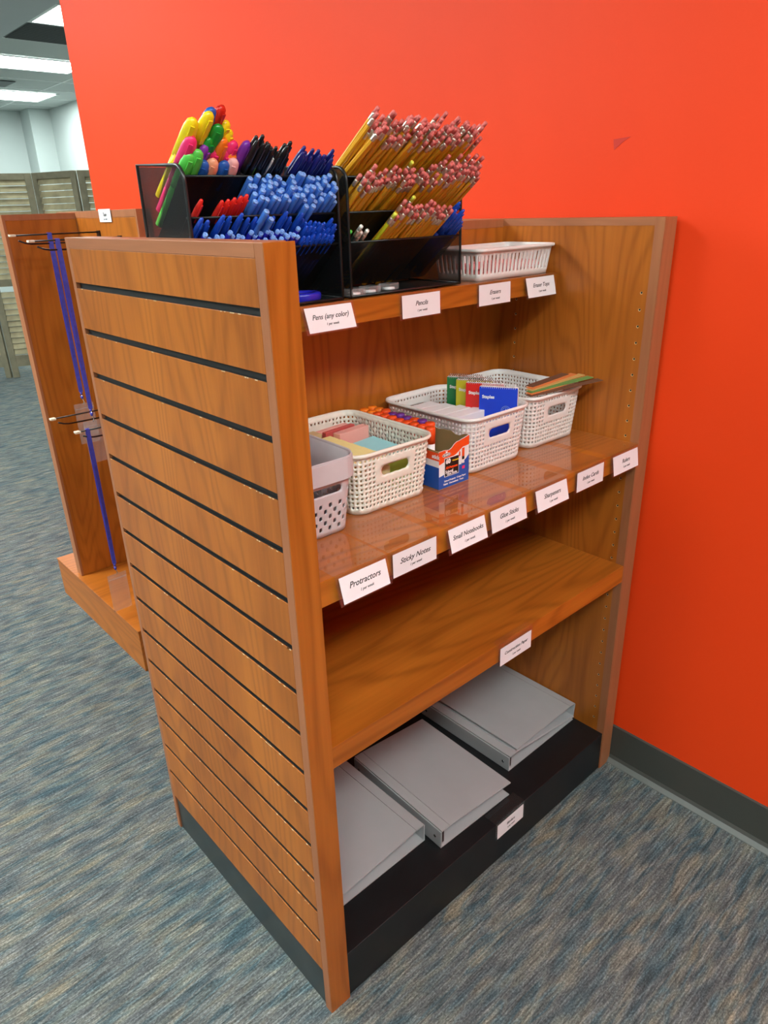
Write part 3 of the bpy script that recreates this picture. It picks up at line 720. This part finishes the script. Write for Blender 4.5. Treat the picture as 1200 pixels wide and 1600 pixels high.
# rulers laid over the right-hand basket
RC = ['ruler_brown', 'ruler_orange', 'ruler_green', 'ruler_tan', 'ruler_orange', 'ruler_brown']
RLb = ['thin dark brown strip fanned out farthest over the right-hand basket', 'orange strip under the dark brown one over the right-hand basket', 'green strip resting on the rim of the right-hand basket', 'tan strip in the middle of the fan over the right-hand basket', 'topmost orange strip of the fan over the right-hand basket', 'short brown strip lying uppermost behind the fan']
for k, cn in enumerate(RC):
    L = [0.184, 0.180, 0.170, 0.165, 0.150, 0.130][k]
    o = B(0, L, -0.009, 0.009, 0, 0.0014).build('ruler', COL[cn], None, 0.0004)
    o.location = (0.696 + 0.006 * k, 0.150 + 0.004 * k, S2T + 0.1125 + 0.0022 * k); o.rotation_euler = (0.02, -0.06 + 0.006 * k, [-0.30, -0.16, -0.22, -0.10, -0.04, 0.02][k])
    tag(o, RLb[k], 'ruler', None)

# ------------------------------------------------------------------ glue stick box
gx0, gx1, gy0, gy1 = 0.4030, 0.4800, 0.117, 0.345
gl = thing('glue_stick_box', 'torn orange, white and blue carton of glue sticks between two baskets', 'carton', ((gx0 + gx1) / 2, gy0, ZS), -0.02)
hw = (gx1 - gx0) / 2; gd = gy1 - gy0; Hb = 0.085
wl = MB()
def zig(n, base, amp, seed):
    random.seed(seed); return [base + random.uniform(-amp, amp) for _ in range(n)]
# walls as upright sheets with torn tops
def torn(p, q, tops, off):
    m = len(tops); P0, Q0 = Vector(p), Vector(q)
    bot = [P0, Q0]; tp = [P0.lerp(Q0, 1 - i / (m - 1)) + Vector((0, 0, z)) for i, z in enumerate(reversed(tops))]
    return bot + tp, off
tf = [0.072, 0.0715, 0.072, 0.071, 0.070, 0.0725, 0.078, 0.081, 0.0815, 0.083, 0.084, 0.0855, 0.087]
tops_r = zig(22, 0.083, 0.003, 2); tops_r[0] = 0.087
bodyf = MB().prism(torn((-hw, 0, 0), (hw, 0, 0), tf, 0)[0], (0, 0.0012, 0)); bodyf.build('front_wall', COL['white'], gl)
wl = MB()
wl.prism(torn((hw, 0.0013, 0), (hw, gd, 0), tops_r, 0)[0], (-0.0012, 0, 0))
wl.prism(torn((-hw, 0.0013, 0), (-hw, gd, 0), zig(22, 0.071, 0.002, 5), 0)[0], (0.0012, 0, 0))
wl.prism(torn((-hw, gd, 0), (hw, gd, 0), zig(10, 0.084, 0.004, 8), 0)[0], (0, -0.0012, 0))
wl.box(-hw + .001, hw - .001, 0.001, gd, 0, 0.001)
wl.build('carton_walls', CARDB, gl)
fl = -0.0004
pr = MB()
pr.m = 0   # orange upper field
def top_at(u):
    k = u * (len(tf) - 1); i = min(int(k), len(tf) - 2); return tf[i] + (tf[i + 1] - tf[i]) * (k - i)
up = [(-hw, fl, 0.047), (-hw + 0.020, fl, 0.052), (0.004, fl, 0.058), (0.022, fl, 0.068), (hw, fl, 0.069)] + [(-hw + 2 * hw * u, fl, top_at(u) - 0.0004) for u in [1 - q / 12 for q in range(13)]]
pr.prism(up, (0, 0.0003, 0))
pr.m = 1
pr.prism([(-hw, fl, 0.0005), (hw, fl, 0.0005), (hw, fl, 0.050), (0.030, fl, 0.043), (0.018, fl, 0.037), (-0.02, fl, 0.027), (-hw, fl, 0.024)], (0, 0.0003, 0))
# left side printing
lo = -hw - 0.0003
pr.m = 1; pr.prism([(lo, 0.0, 0.0005), (lo, gd, 0.0005), (lo, gd, 0.042), (lo, 0.0, 0.042)], (0.0003, 0, 0))
pr.m = 2; pr.prism([(lo, 0.0, 0.042), (lo, gd, 0.042), (lo, gd, 0.054), (lo, 0.0, 0.054)], (0.0003, 0, 0))
pr.m = 0; pr.prism([(lo, 0.0, 0.054), (lo, gd, 0.054), (lo, gd, 0.069), (lo, 0.0, 0.069)], (0.0003, 0, 0))
pr.build('printed_panels', [COL['orange'], COL['boxblue'], COL['white']], gl)
pl = MB()
pl.m = 0; pl.prism([(-0.0255, -0.0007, 0.021), (0.012, -0.0007, 0.021), (0.012, -0.0007, 0.0565), (-0.0255, -0.0007, 0.0565)], (0, 0.0003, 0))
pl.m = 1; pl.prism([(-0.0243, -0.001, 0.0222), (0.0108, -0.001, 0.0222), (0.0108, -0.001, 0.0553), (-0.0243, -0.001, 0.0553)], (0, 0.0003, 0))
pl.m = 0; pl.prism([(-0.0205 + 0.0108 * math.cos(a), -0.0008, 0.0625 + 0.0036 * math.sin(a)) for a in [2 * PI * q / 20 for q in range(20)]], (0, 0.0003, 0))
pl.m = 1; pl.prism([(-0.0205 + 0.0098 * math.cos(a), -0.0011, 0.0625 + 0.0028 * math.sin(a)) for a in [2 * PI * q / 20 for q in range(20)]], (0, 0.0003, 0))
pl.m = 0; pl.prism([(-0.0222, -0.0011, 0.066), (-0.0188, -0.0011, 0.066), (-0.0180, -0.0011, 0.0705), (-0.0205, -0.0011, 0.069), (-0.0230, -0.0011, 0.0705)], (0, 0.0003, 0))
# pictured glue sticks
pl.m = 0; pl.prism([(0.0145, -0.0009, 0.036), (0.0185, -0.0009, 0.036), (0.0185, -0.0009, 0.056), (0.0145, -0.0009, 0.056)], (0, 0.0003, 0))
pl.m = 2; pl.prism([(0.0112, -0.0013, 0.052), (0.0150, -0.0013, 0.053), (0.0150, -0.0013, 0.059), (0.0130, -0.0013, 0.063), (0.0112, -0.0013, 0.058)], (0, 0.0003, 0))
pl.m = 2; pl.prism([(0.0200, -0.0010, 0.050), (0.0260, -0.0010, 0.050), (0.0260, -0.0010, 0.066), (0.0200, -0.0010, 0.066)], (0, 0.0003, 0))
pl.m = 1; pl.prism([(0.0200, -0.0010, 0.044), (0.0260, -0.0010, 0.044), (0.0260, -0.0010, 0.0498), (0.0200, -0.0010, 0.0498)], (0, 0.0003, 0))
pl.m = 0; pl.prism([(0.0200, -0.0010, 0.037), (0.0260, -0.0010, 0.037), (0.0260, -0.0010, 0.0438), (0.0200, -0.0010, 0.0438)], (0, 0.0003, 0))
pl.m = 3; pl.prism([(0.0205, -0.0009, 0.026), (0.0275, -0.0009, 0.026), (0.0275, -0.0009, 0.0315), (0.0205, -0.0009, 0.0315)], (0, 0.0003, 0))
pl.build('printed_panel_details', [COL['white'], COL['black'], COL['orange'], COL['pink']], gl)
MF = Matrix(((1, 0, 0, 0), (0, 0, -1, -0.0013), (0, 1, 0, 0), (0, 0, 0, 1)))
text('white_lettering', [('60', 0.0115, -0.0165, 0.0495, 0.0007), ('School', 0.0072, -0.0135, 0.0300, 0.0003), ('Glue Sticks', 0.0058, -0.0065, 0.0252, 0.0002), ("ELMER'S", 0.0044, -0.0205, 0.0625, 0.0002),
      ('School Projects · Crepe Paper', 0.0046, 0.002, 0.0135, 0.0001), ('Fabric · Decorations · Foam', 0.0046, -0.002, 0.0075, 0.0001)], COL['white'], gl, MF)
text('orange_lettering', [('All-Purpose', 0.0064, -0.0075, 0.0375, 0.0003)], COL['orange'], gl, MF)
text('yellow_lettering', [('Washable', 0.0042, 0.0025, 0.0485, 0.0001)], COL['yellow'], gl, MF)
ML = Matrix(((0, 0, -1, lo - 0.0002), (-1, 0, 0, 0.02), (0, 1, 0, 0), (0, 0, 0, 1)))
text('side_lettering', [('stick', 0.010, 0.012, 0.061, 0.0004)], COL['white'], gl, ML)
# the glue sticks, a row along the left of the carton and a few beside it
def glue_stick(cap, tint):
    o = MB().lathe([(0.0085, 0), (0.0085, 0.076)], 14).build('glue_stick', COL['white'], None)
    MB().lathe([(0.0092, 0.076), (0.0095, 0.1035), (0.0086, 0.1055)], 14).build('cap', COL[cap], o)['label'] = tint + ' cap'
    return o
protoO, protoP = glue_stick('orange', 'orange'), glue_stick('purple', 'purple')
protoY = glue_stick('morange', 'yellow orange')
GS = []
ca, sa = math.cos(-0.02), math.sin(-0.02)
for k in range(9):
    for c_ in range(2):
        GS.append((-hw + 0.0110 + 0.0200 * c_, 0.054 + 0.0203 * k, c_, k))
GS.append((-hw + 0.0112, 0.0335, 0, -1))
first = {}
for lx, ly, c_, k in GS:
    kind = 'P' if (c_ == 1 and k in (1, 3, 4, 5)) else ('Y' if k >= 7 else 'O')
    pro = {'P': protoP, 'O': protoO, 'Y': protoY}[kind]
    o = pro if kind not in first else dup(pro); first[kind] = 1
    wx, wy = (gx0 + gx1) / 2 + lx * ca - ly * sa, gy0 + lx * sa + ly * ca
    o.location = (wx, wy, ZS + 0.0016 + random.uniform(0, 0.003))
    if k == -1: tag(o, 'glue stick with orange cap standing alone, foremost in the torn carton', 'glue stick', 'glue sticks in the carton')
    else: tag(o, {'P': 'glue stick with purple cap in the torn carton', 'O': 'glue stick with orange cap packed in rows in the torn carton', 'Y': 'glue stick with yellow-orange cap at the back of the torn carton'}[kind], 'glue stick',
              {'P': 'purple capped glue sticks', 'O': 'orange capped glue sticks', 'Y': 'yellow-orange capped glue sticks'}[kind])

# ------------------------------------------------------------------ erasers in the slotted basket
random.seed(11)
EL = 'pink eraser lying in the white slotted basket'
for k in range(16):
    lay = k // 8; i = k % 8
    o = MB().prism([(-0.027, -0.010, 0), (0.021, -0.010, 0), (0.027, -0.010, 0.011), (-0.021, -0.010, 0.011)], (0, 0.020, 0)).build('eraser', COL['pinkeraser'], None, 0.0015)
    o.location = (0.69 + 0.022 * i + 0.0 * lay, 0.278 + 0.036 * ((i + lay) % 2), S1T + 0.005 + 0.0125 * lay); o.rotation_euler = (0, 0, PI / 2 + random.uniform(-.2, .2))
    tag(o, EL, 'eraser', 'pink erasers in the slotted basket')

# ------------------------------------------------------------------ mesh desk organisers
ORG_Z = S1T + 0.0016
LIPS = [(0.2485, 1.300), (0.2515, 1.345), (0.2545, 1.397)]      # front edge of each slanting pocket
DY, DZ = 0.762, -0.648                                          # pockets run back and down
YBK = 0.3795
def organiser(x0, x1, label, dividers):
    t = thing('desk_organizer', label, 'desk organizer', ((x0 + x1) / 2, 0.303, ORG_Z))
    ox, oy, oz = (x0 + x1) / 2, 0.303, ORG_Z
    def L(p): return (p[0] - ox, p[1] - oy, p[2] - oz)
    y0, z0, z1 = 0.2435, ORG_Z, 1.411; R = 0.022
    outl = [(YBK, z0 + 0.002), (y0, z0 + 0.002), (y0, z1 - R)] + [(y0 + R - R * math.cos(a), z1 - R + R * math.sin(a)) for a in [PI / 2 * q / 6 for q in range(1, 7)]] + [(YBK, z1 + 0.006)]
    for x in (x0, x1):
        sp = MB().prism([L((x - 0.0004, a, b)) for a, b in outl], (0.0008, 0, 0)).build('side_panel', MESHM, t)
        fr = MB().tube([L((x, a, b)) for a, b in outl + [outl[0], outl[1]]], 0.0026, 8)
        fr.build('side_frame', WIRE, sp)
    for k, (ly, lz) in enumerate(LIPS):
        ln = (YBK - ly) / DY if k else 0.118
        by, bz = ly + DY * ln, lz + DZ * ln
        q = MB().sheet([L((x0, ly, lz)), L((x1, ly, lz)), L((x1, by, bz)), L((x0, by, bz))], 0.0006)
        pk = q.build('pocket', MESHD, t)
        MB().tube([L((x0, ly, lz)), L((x1, ly, lz))], 0.0016, 8).build('pocket_lip', WIRE, pk)
        for dx in dividers[k]:
            ny, nz = -DZ, DY            # upwards normal of the pocket
            m = MB().prism([L((dx, ly, lz)), L((dx, by, bz)), L((dx, min(by + ny * .03, YBK), bz + nz * 0.036)), L((dx, ly + ny * 0.012, lz + nz * 0.036))], (0.0007, 0, 0))
            m.build('divider', MESHM, pk)
    B(x0 - ox, x1 - ox, YBK - oy - 0.0006, YBK - oy, 0.002, 0.2).build('back', MESHM, t)
    B(x0 - ox, x1 - ox, y0 - oy + 0.001, YBK - oy, 0.0, 0.0015).build('tray', WIRE, t)
    MB().tube([L((x0, y0, z0 + 0.002)), L((x1, y0, z0 + 0.002))], 0.0022, 8).build('tray_rail', WIRE, t)
    return t
organiser(0.0465, 0.305, 'black wire mesh organizer full of markers and blue pens, left of the two', [[], [0.138], [0.138, 0.222]])
organiser(0.324, 0.590, 'black wire mesh organizer full of yellow pencils, right of the two', [[], [], []])

UP = Vector((0.0, -DY, -DZ)); NM = Vector((0.0, 0.648, 0.762))     # along the pens towards their tips; normal of the pocket
def frame(d, roll):
    d = d.normalized(); a = Vector((1, 0, 0)); a = (a - d * a.dot(d)).normalized(); b = d.cross(a)
    M = Matrix(((a.x, b.x, d.x), (a.y, b.y, d.y), (a.z, b.z, d.z))).to_4x4()
    return M @ Matrix.Rotation(roll, 4, 'Z')
def place(o, tip, d, L, roll=0.0):
    d = d.normalized(); M = frame(d, roll); M.translation = tip - d * L; o.matrix_world = M; return o
def lean(dx, jit): return (UP + Vector((dx + random.uniform(-jit, jit), 0, 0)) - NM * random.uniform(0, jit) * .6).normalized()

# --- prototypes
PL = 0.187
def mk_pencil(body, erase, ferr=True):
    o = MB().cyl((0, 0, 0), (0, 0, 0.165), 0.0037, n=6, smooth=False).build('pencil', body, None)
    MB().lathe([(0.0036, 0.1640), (0.0038, 0.1655), (0.0036, 0.1675), (0.0038, 0.1695), (0.0036, 0.1715), (0.0038, 0.1740), (0.0036, 0.1770)], 10).build('ferrule', FERR, o)
    MB().lathe([(0.0033, 0.1770), (0.0034, 0.1850), (0.0030, 0.1870)], 10).build('eraser_tip', erase, o)
    return o
def mk_capped(mat, end=None):            # stick pen with a tapering clip cap at the tip end
    L = 0.148
    o = MB().lathe([(0.0038, 0), (0.0038, 0.098)], 8).build('ballpoint_pen', mat, None)
    MB().lathe([(0.0047, 0.092), (0.0049, 0.110), (0.0044, 0.132), (0.0026, 0.1465), (0.0012, 0.148)], 10).box(-0.0011, 0.0011, 0.0047, 0.0062, 0.110, 0.143).build('pen_cap', mat, o)
    return o
def mk_stick(mat, endm, r=0.0046):       # flat-ended translucent stick pen, paler end plug
    L = 0.148
    o = MB().lathe([(r, 0), (r, 0.144), (r * 0.93, 0.1455)], 12).build('ballpoint_pen', mat, None)
    MB().lathe([(r * 0.90, 0.1455), (r * 0.92, 0.1475), (r * 0.70, 0.1485)], 12).lathe([(r * .35, 0.1486), (r * .3, 0.1492)], 8).build('end_plug', endm, o)
    return o
def mk_ring(mat, endm):                  # pen with a hollow round end
    o = MB().lathe([(0.0040, 0), (0.0040, 0.141), (0.0036, 0.1430)], 10).build('ballpoint_pen', mat, None)
    MB().lathe([(0.0034, 0.1430), (0.0036, 0.1475), (0.0024, 0.1480), (0.0021, 0.1440)], 10, cap=False).build('end_ring', endm, o)
    return o
def mk_marker(mat, r=0.0092):            # chunky highlighter with flattened cap and clip
    L = 0.132
    o = MB().lathe([(r * 0.9, 0), (r * 0.95, 0.08)], 12).build('highlighter', mat, None)
    c = MB().lathe([(r, 0.075), (r * 1.02, 0.100), (r * 0.96, 0.118), (r * 0.72, 0.128), (r * 0.35, 0.132)], 14)
    c.prism([(-0.0024, r * 0.95, 0.088), (0.0024, r * 0.95, 0.088), (0.0024, r * 0.95, 0.126), (-0.0024, r * 0.95, 0.126)], (0, 0.0022, 0))
    cc = c.build('cap', mat, o)
    for me in (cc.data, o.data):
        for v in me.vertices: v.co.x *= 1.12; v.co.y *= 0.80
    return o
# --- pencils
protoPen = mk_pencil(COL['pencilyellow'], COL['eraser']); used = [False]
def next_of(proto, flag):
    if not flag[0]: flag[0] = True; return proto
    return dup(proto)
random.seed(5)
def heap(proto, flag, tier, x0, x1, pitch, layers, exp, dx, jit, L, rl, label, group, name_cat, skip=0.0, dl=0.0078, ejit=0.012, ex_slope=0.0, base=0.0045):
    ly, lz = LIPS[tier]; lip = Vector((0, ly, lz)); n = 0
    for l in range(layers):
        x = x0 + (l % 2) * pitch * 0.5
        while x < x1:
            if random.random() >= skip:
                u = (x - x0) / (x1 - x0)
                e = exp + ex_slope * u + random.uniform(-ejit, ejit) + l * 0.002
                d = lean(dx, jit)
                p = lip + Vector((x + random.uniform(-.0012, .0012), 0, 0)) + NM * (base + dl * l + random.uniform(0, .001))
                o = next_of(proto, flag); place(o, p + d * e, d, L, random.uniform(0, 6.28) if rl else PI)
                tag(o, label, name_cat, group); n += 1
            x += pitch
    return n
def pencils(tier, x0, x1, layers, exp, dx, jit, ejit, skip, label, group, dl=0.0076, xs=0.0):
    return heap(protoPen, used, tier, x0, x1, 0.0083, layers, exp, dx, jit, PL, 1, label, group, 'pencil', ejit=ejit, skip=skip, dl=dl, ex_slope=xs)
pencils(2, 0.330, 0.580, 4, 0.088, 0.10, 0.10, 0.015, 0.06, 'yellow pencil with pink eraser, top pocket of the right organizer', 'yellow pencils in the top pocket')
pencils(1, 0.330, 0.480, 3, 0.066, 0.08, 0.10, 0.014, 0.08, 'yellow pencil with pink eraser, left part of the middle pocket', 'yellow pencils left in the middle pocket')
pencils(1, 0.488, 0.580, 4, 0.084, 0.10, 0.07, 0.011, 0.05, 'yellow pencil with pink eraser, right part of the middle pocket', 'yellow pencils right in the middle pocket', dl=0.0070)
pencils(0, 0.396, 0.524, 2, 0.064, 0.08, 0.08, 0.014, 0.05, 'yellow pencil with pink eraser in the bottom front pocket', 'yellow pencils in the bottom pocket')
def single(o, tier, x, e, off, dx, L, label, cat, group=None, roll=0.3):
    d = (UP + Vector((dx, 0, 0))).normalized(); ly, lz = LIPS[tier]
    place(o, Vector((x, ly, lz)) + NM * off + d * e, d, L, roll); tag(o, label, cat, group); return o
single(mk_pencil(COL['pencillime'], COL['eraserlime']), 0, 0.390, 0.060, 0.004, 0.05, PL, 'lime yellow pencil at the left end of the bottom pocket pencils', 'pencil')
single(mk_pencil(COL['pencilyellow'], COL['eraserlime']), 0, 0.428, 0.078, 0.020, 0.05, PL, 'yellow pencil with a lime eraser among the bottom pocket pencils', 'pencil')
single(mk_pencil(COL['pencilgreen'], COL['erasergreen']), 0, 0.478, 0.060, 0.019, 0.05, PL, 'green pencil with green eraser in the middle of the bottom pocket', 'pencil')
single(mk_pencil(COL['pencilyellow'], COL['eraserlime']), 1, 0.432, 0.080, 0.027, 0.03, PL, 'yellow pencil with a bright lime eraser in the middle pocket', 'pencil')
for k, (x, e, of) in enumerate([(0.336, 0.034, 0.004), (0.344, 0.020, 0.004), (0.357, 0.022, 0.005), (0.332, 0.012, 0.013)]):
    single(mk_pencil(COL['pencilblack'], COL['eraserwhite'] if k < 3 else COL['lime']), 0, x, e, of, 0.0, PL, ['dark pencil with white eraser, tallest of the few by the left divider', 'dark pencil with white eraser, middle of the few by the left divider', 'dark pencil with white eraser, rightmost of the few by the left divider', 'dark pencil with a green end against the left side of the bottom pocket'][k], 'pencil')
# --- dark blue pens right of the front pencils
pNavy = mk_capped(COL['cap_navy']); fN = [False]
pRoy = mk_capped(COL['penroyal']); fR = [False]
for k, (x, e, of, dx) in enumerate([(0.534, 0.062, 0.005, 0.03), (0.545, 0.050, 0.006, 0.05), (0.556, 0.058, 0.006, 0.02), (0.567, 0.040, 0.006, 0.06), (0.574, 0.048, 0.016, 0.04), (0.579, 0.030, 0.006, 0.03), (0.549, 0.066, 0.017, 0.02)]):
    single(next_of(pRoy, fR), 0, x, e, of, dx, 0.148, 'royal blue capped pen at the right end of the bottom pencil pocket', 'pen', 'blue pens beside the bottom pencils', PI)
# --- left organiser
pBlk = mk_capped(COL['penblack']); fB = [False]
heap(pBlk, fB, 2, 0.146, 0.216, 0.0100, 2, 0.052, 0.03, 0.05, 0.148, 0, 'black capped pen in the top pocket of the left organizer', 'black pens', 'pen', ejit=0.009, dl=0.011, ex_slope=-0.012)
for k, (x, e) in enumerate([(0.158, 0.026), (0.184, 0.030)]):
    single(mk_stick(COL['eraserwhite'] if k else COL['lime'], COL['eraserwhite']), 2, x, e, 0.006, 0.02, 0.148, ['green-tipped pen standing among the black pens', 'pale cream pen standing among the black pens'][k], 'pen')
heap(pNavy, fN, 2, 0.230, 0.297, 0.0098, 2, 0.034, 0.04, 0.07, 0.148, 0, 'navy blue capped pen in the top pocket of the left organizer', 'navy pens', 'pen', ejit=0.009, dl=0.010)
pSt = mk_stick(COL['penblue'], COL['penblue_end']); fS = [False]
heap(pSt, fS, 1, 0.146, 0.297, 0.0099, 4, 0.030, 0.03, 0.07, 0.148, 1, 'light blue stick pen with pale flat end, middle pocket', 'light blue stick pens in the middle pocket', 'pen', ejit=0.011, dl=0.0098)
pRed = mk_capped(COL['penred']); fRd = [False]
for k, (x, e, of) in enumerate([(0.062, 0.028, 0.006), (0.095, 0.025, 0.006), (0.104, 0.027, 0.006), (0.113, 0.030, 0.006), (0.122, 0.033, 0.006), (0.130, 0.036, 0.006)]):
    single(next_of(pRed, fRd), 1, x, e, of, 0.05, 0.148, 'red pen standing apart at the left of the middle pocket' if k == 0 else 'red capped pen in the cluster of the middle pocket', 'pen', None if k == 0 else 'red pens', PI)
pRg = mk_ring(COL['pencobalt'], COL['penblue_end']); fG = [False]
heap(pRg, fG, 0, 0.062, 0.226, 0.0092, 2, 0.016, 0.03, 0.08, 0.148, 1, 'cobalt blue pen with a hollow ring end in the front pocket', 'ring-ended blue pens', 'pen', ejit=0.008, dl=0.009)
heap(pRoy, fR, 0, 0.058, 0.226, 0.0150, 1, 0.040, 0.03, 0.06, 0.148, 0, 'royal blue capped pen rising behind the ring-ended pens', 'royal blue pens left in the front pocket', 'pen', ejit=0.012, base=0.024)
heap(pRoy, fR, 0, 0.232, 0.297, 0.0096, 3, 0.022, 0.03, 0.05, 0.148, 0, 'royal blue capped pen at the right end of the front pocket', 'royal blue pens right in the front pocket', 'pen', ejit=0.007, dl=0.0098)
for k, (x, e, of) in enumerate([(0.150, 0.058, 0.018), (0.166, 0.042, 0.018), (0.232, 0.050, 0.032), (0.245, 0.050, 0.032)]):
    single(next_of(pSt, fS), 0, x, e, of, 0.06, 0.148, 'light blue stick pen rising above the darker pens of the front pocket', 'pen', 'light blue stick pens in the front pocket')
# --- highlighters and markers (colour, tip position)
MC = {'Y': ('myellow', 'yellow'), 'B': ('mblue', 'blue'), 'R': ('mred', 'dark red'), 'G': ('mgreen', 'green'), 'O': ('morange', 'orange'), 'K': ('pink', 'hot pink'), 'L': ('lime', 'lime green'),
      'P': ('violet', 'purple'), 'W': ('palepink', 'white and pink'), 'H': ('peach', 'peach'), 'S': ('palepink', 'pale pink')}
MK = [('Y', 0.030, 0.224, 1.462, 'yellow highlighter, leftmost and standing by the mesh side'), ('Y', 0.070, 0.223, 1.470, 'wide yellow highlighter, tallest of the yellow ones'), ('Y', 0.048, 0.229, 1.461, 'yellow highlighter between the two taller yellow ones'),
      ('B', 0.079, 0.231, 1.476, 'blue marker sticking up behind the tall yellow highlighter'), ('R', 0.092, 0.228, 1.479, 'dark red marker, highest tip of the whole bunch'), ('G', 0.087, 0.231, 1.457, 'dark green highlighter beside the tall yellow one'),
      ('Y', 0.103, 0.239, 1.463, 'yellow highlighter right of the dark green one'), ('Y', 0.109, 0.243, 1.453, 'short yellow highlighter behind the orange one'), ('O', 0.097, 0.240, 1.442, 'orange marker with round end in the middle of the bunch'),
      ('K', 0.042, 0.233, 1.442, 'hot pink highlighter near the left mesh side'), ('L', 0.056, 0.238, 1.427, 'lime green highlighter in front of the pink one'), ('P', 0.073, 0.248, 1.434, 'dull purple marker behind the blue one'),
      ('K', 0.091, 0.252, 1.431, 'hot pink highlighter in the centre of the bunch'), ('K', 0.106, 0.251, 1.429, 'hot pink highlighter right of the centre one'), ('K', 0.114, 0.242, 1.439, 'hot pink highlighter next to the big purple one'),
      ('P', 0.129, 0.233, 1.439, 'big bright purple highlighter at the right end of the bunch'), ('B', 0.069, 0.249, 1.415, 'blue marker low at the front, left of the peach one'), ('H', 0.082, 0.246, 1.417, 'peach highlighter low at the front'),
      ('B', 0.101, 0.249, 1.415, 'blue marker low at the front, between peach and pale pink'), ('S', 0.114, 0.246, 1.418, 'pale pink highlighter low at the front right'), ('G', 0.079, 0.244, 1.443, 'small green marker under the dark green one'),
      ('O', 0.115, 0.249, 1.426, 'slim orange marker beside the pale pink highlighter'), ('L', 0.034, 0.243, 1.423, 'lime green marker seen through the left mesh side')]
random.seed(9); protoM = {}
for c, x, y, z, lb in MK:
    if c not in protoM: protoM[c] = mk_marker(COL[MC[c][0]]); o = protoM[c]
    else: o = dup(protoM[c])
    d = (UP + Vector((random.uniform(0.0, 0.08), random.uniform(-.02, .02), 0.02))).normalized()
    place(o, Vector((max(x + 0.014, 0.060), y, z)), d, 0.132, PI + random.uniform(-.5, .5)); tag(o, lb, 'marker', None)

# --- small things in the trays
for k, (x, y) in enumerate([(0.338, 0.254), (0.380, 0.262), (0.430, 0.268)]):
    t = thing('sharpener_pack', ['clear blister pack nearest the divider in the right organizer tray', 'clear blister pack in the middle of the right organizer tray', 'clear blister pack farthest right in the right organizer tray'][k], 'blister pack', (x, y, ORG_Z + 0.002), 0.15 * k)
    B(-0.016, 0.016, -0.013, 0.013, 0.0004, 0.012).build('blister', BLISTER, t, 0.002)
    MB().lathe([(0.011, 0.001), (0.011, 0.005)], 16).build('contents', COL['white'], t)
t = thing('blue_roll', 'blue roll lying in the tray of the left organizer', 'roll', (0.245, 0.275, ORG_Z + 0.002))
MB().lathe([(0.030, 0.0), (0.032, 0.004), (0.032, 0.010), (0.030, 0.013), (0.018, 0.013), (0.018, 0.0), (0.030, 0.0)], 24, cap=False).build('ring', COL['pencobalt'], t)

# ------------------------------------------------------------------ binders on the plinth
def binder(loc, rz, label, gape=0.03, wb=0.262, hb=0.292, th=0.044, drop=0.0):
    """spine along local x=0, running from front (y=0) to back"""
    t = thing('ring_binder', label, 'binder', loc, rz)
    B(0, wb, 0, hb, 0.0, 0.003).build('bottom_cover', BINDER, t, 0.001)
    sp = B(-0.003, 0.0, 0, hb, 0.0, th).build('spine', BINDER, t, 0.001)
    for yy in (0.018, hb - 0.018): MB().cyl((-0.0038, yy, th / 2), (-0.0028, yy, th / 2), 0.0035, n=12).build('rivet', CHROME, sp)
    MB().sheet([(0.0, 0, th), (0.022, 0, th + 0.0005), (0.022, hb, th + 0.0005), (0.0, hb, th)], 0.003).build('hinge', BINDER, t)
    m = MB(); e = wb + 0.003; zt_ = th + 0.0005 - gape
    m.sheet([(0.0225, 0, th + 0.0005), (e, 0, zt_), (e, hb, zt_), (0.0225, hb, th + 0.0005)], 0.0035)
    m.build('top_cover', BINDER, t, 0.001)
    B(0.012, 0.034, 0.03, hb - 0.03, 0.0035, 0.008).build('ring_plate', CHROME, t, 0.001)
    for yy in (0.040, hb / 2, hb - 0.040):
        pts = [(0.023 + 0.015 * math.cos(a), yy, 0.0195 + 0.015 * math.sin(a)) for a in [2 * PI * q / 16 for q in range(17)]]
        MB().tube(pts, 0.0013, 6).build('ring', CHROME, t)
    B(0.004, 0.010, 0.004, 0.030, 0.004, th - 0.006).build('lever', CHROME, t)
    return t
ZB = BT + 0.0012
binder((0.338, 0.044, ZB), -0.03, 'grey ring binder in the middle with its cover slightly raised', gape=0.012, wb=0.216, hb=0.292)
binder((0.613, 0.084, ZB), 0.0, 'lower of the two stacked grey ring binders at the right, spine to the left', gape=0.034, wb=0.262, th=0.040)
o = binder((0.613 + 0.262, 0.084 + 0.291, ZB + 0.0105), PI, 'upper of the two stacked grey ring binders at the right, rings to the right', gape=0.030, wb=0.236, th=0.036, hb=0.290)
o.rotation_euler = (0, -math.radians(7.2), PI)
binder((0.323, 0.352, ZB), PI, 'grey ring binder at the near left, partly hidden by the end panel', gape=0.020, wb=0.262, hb=0.27)
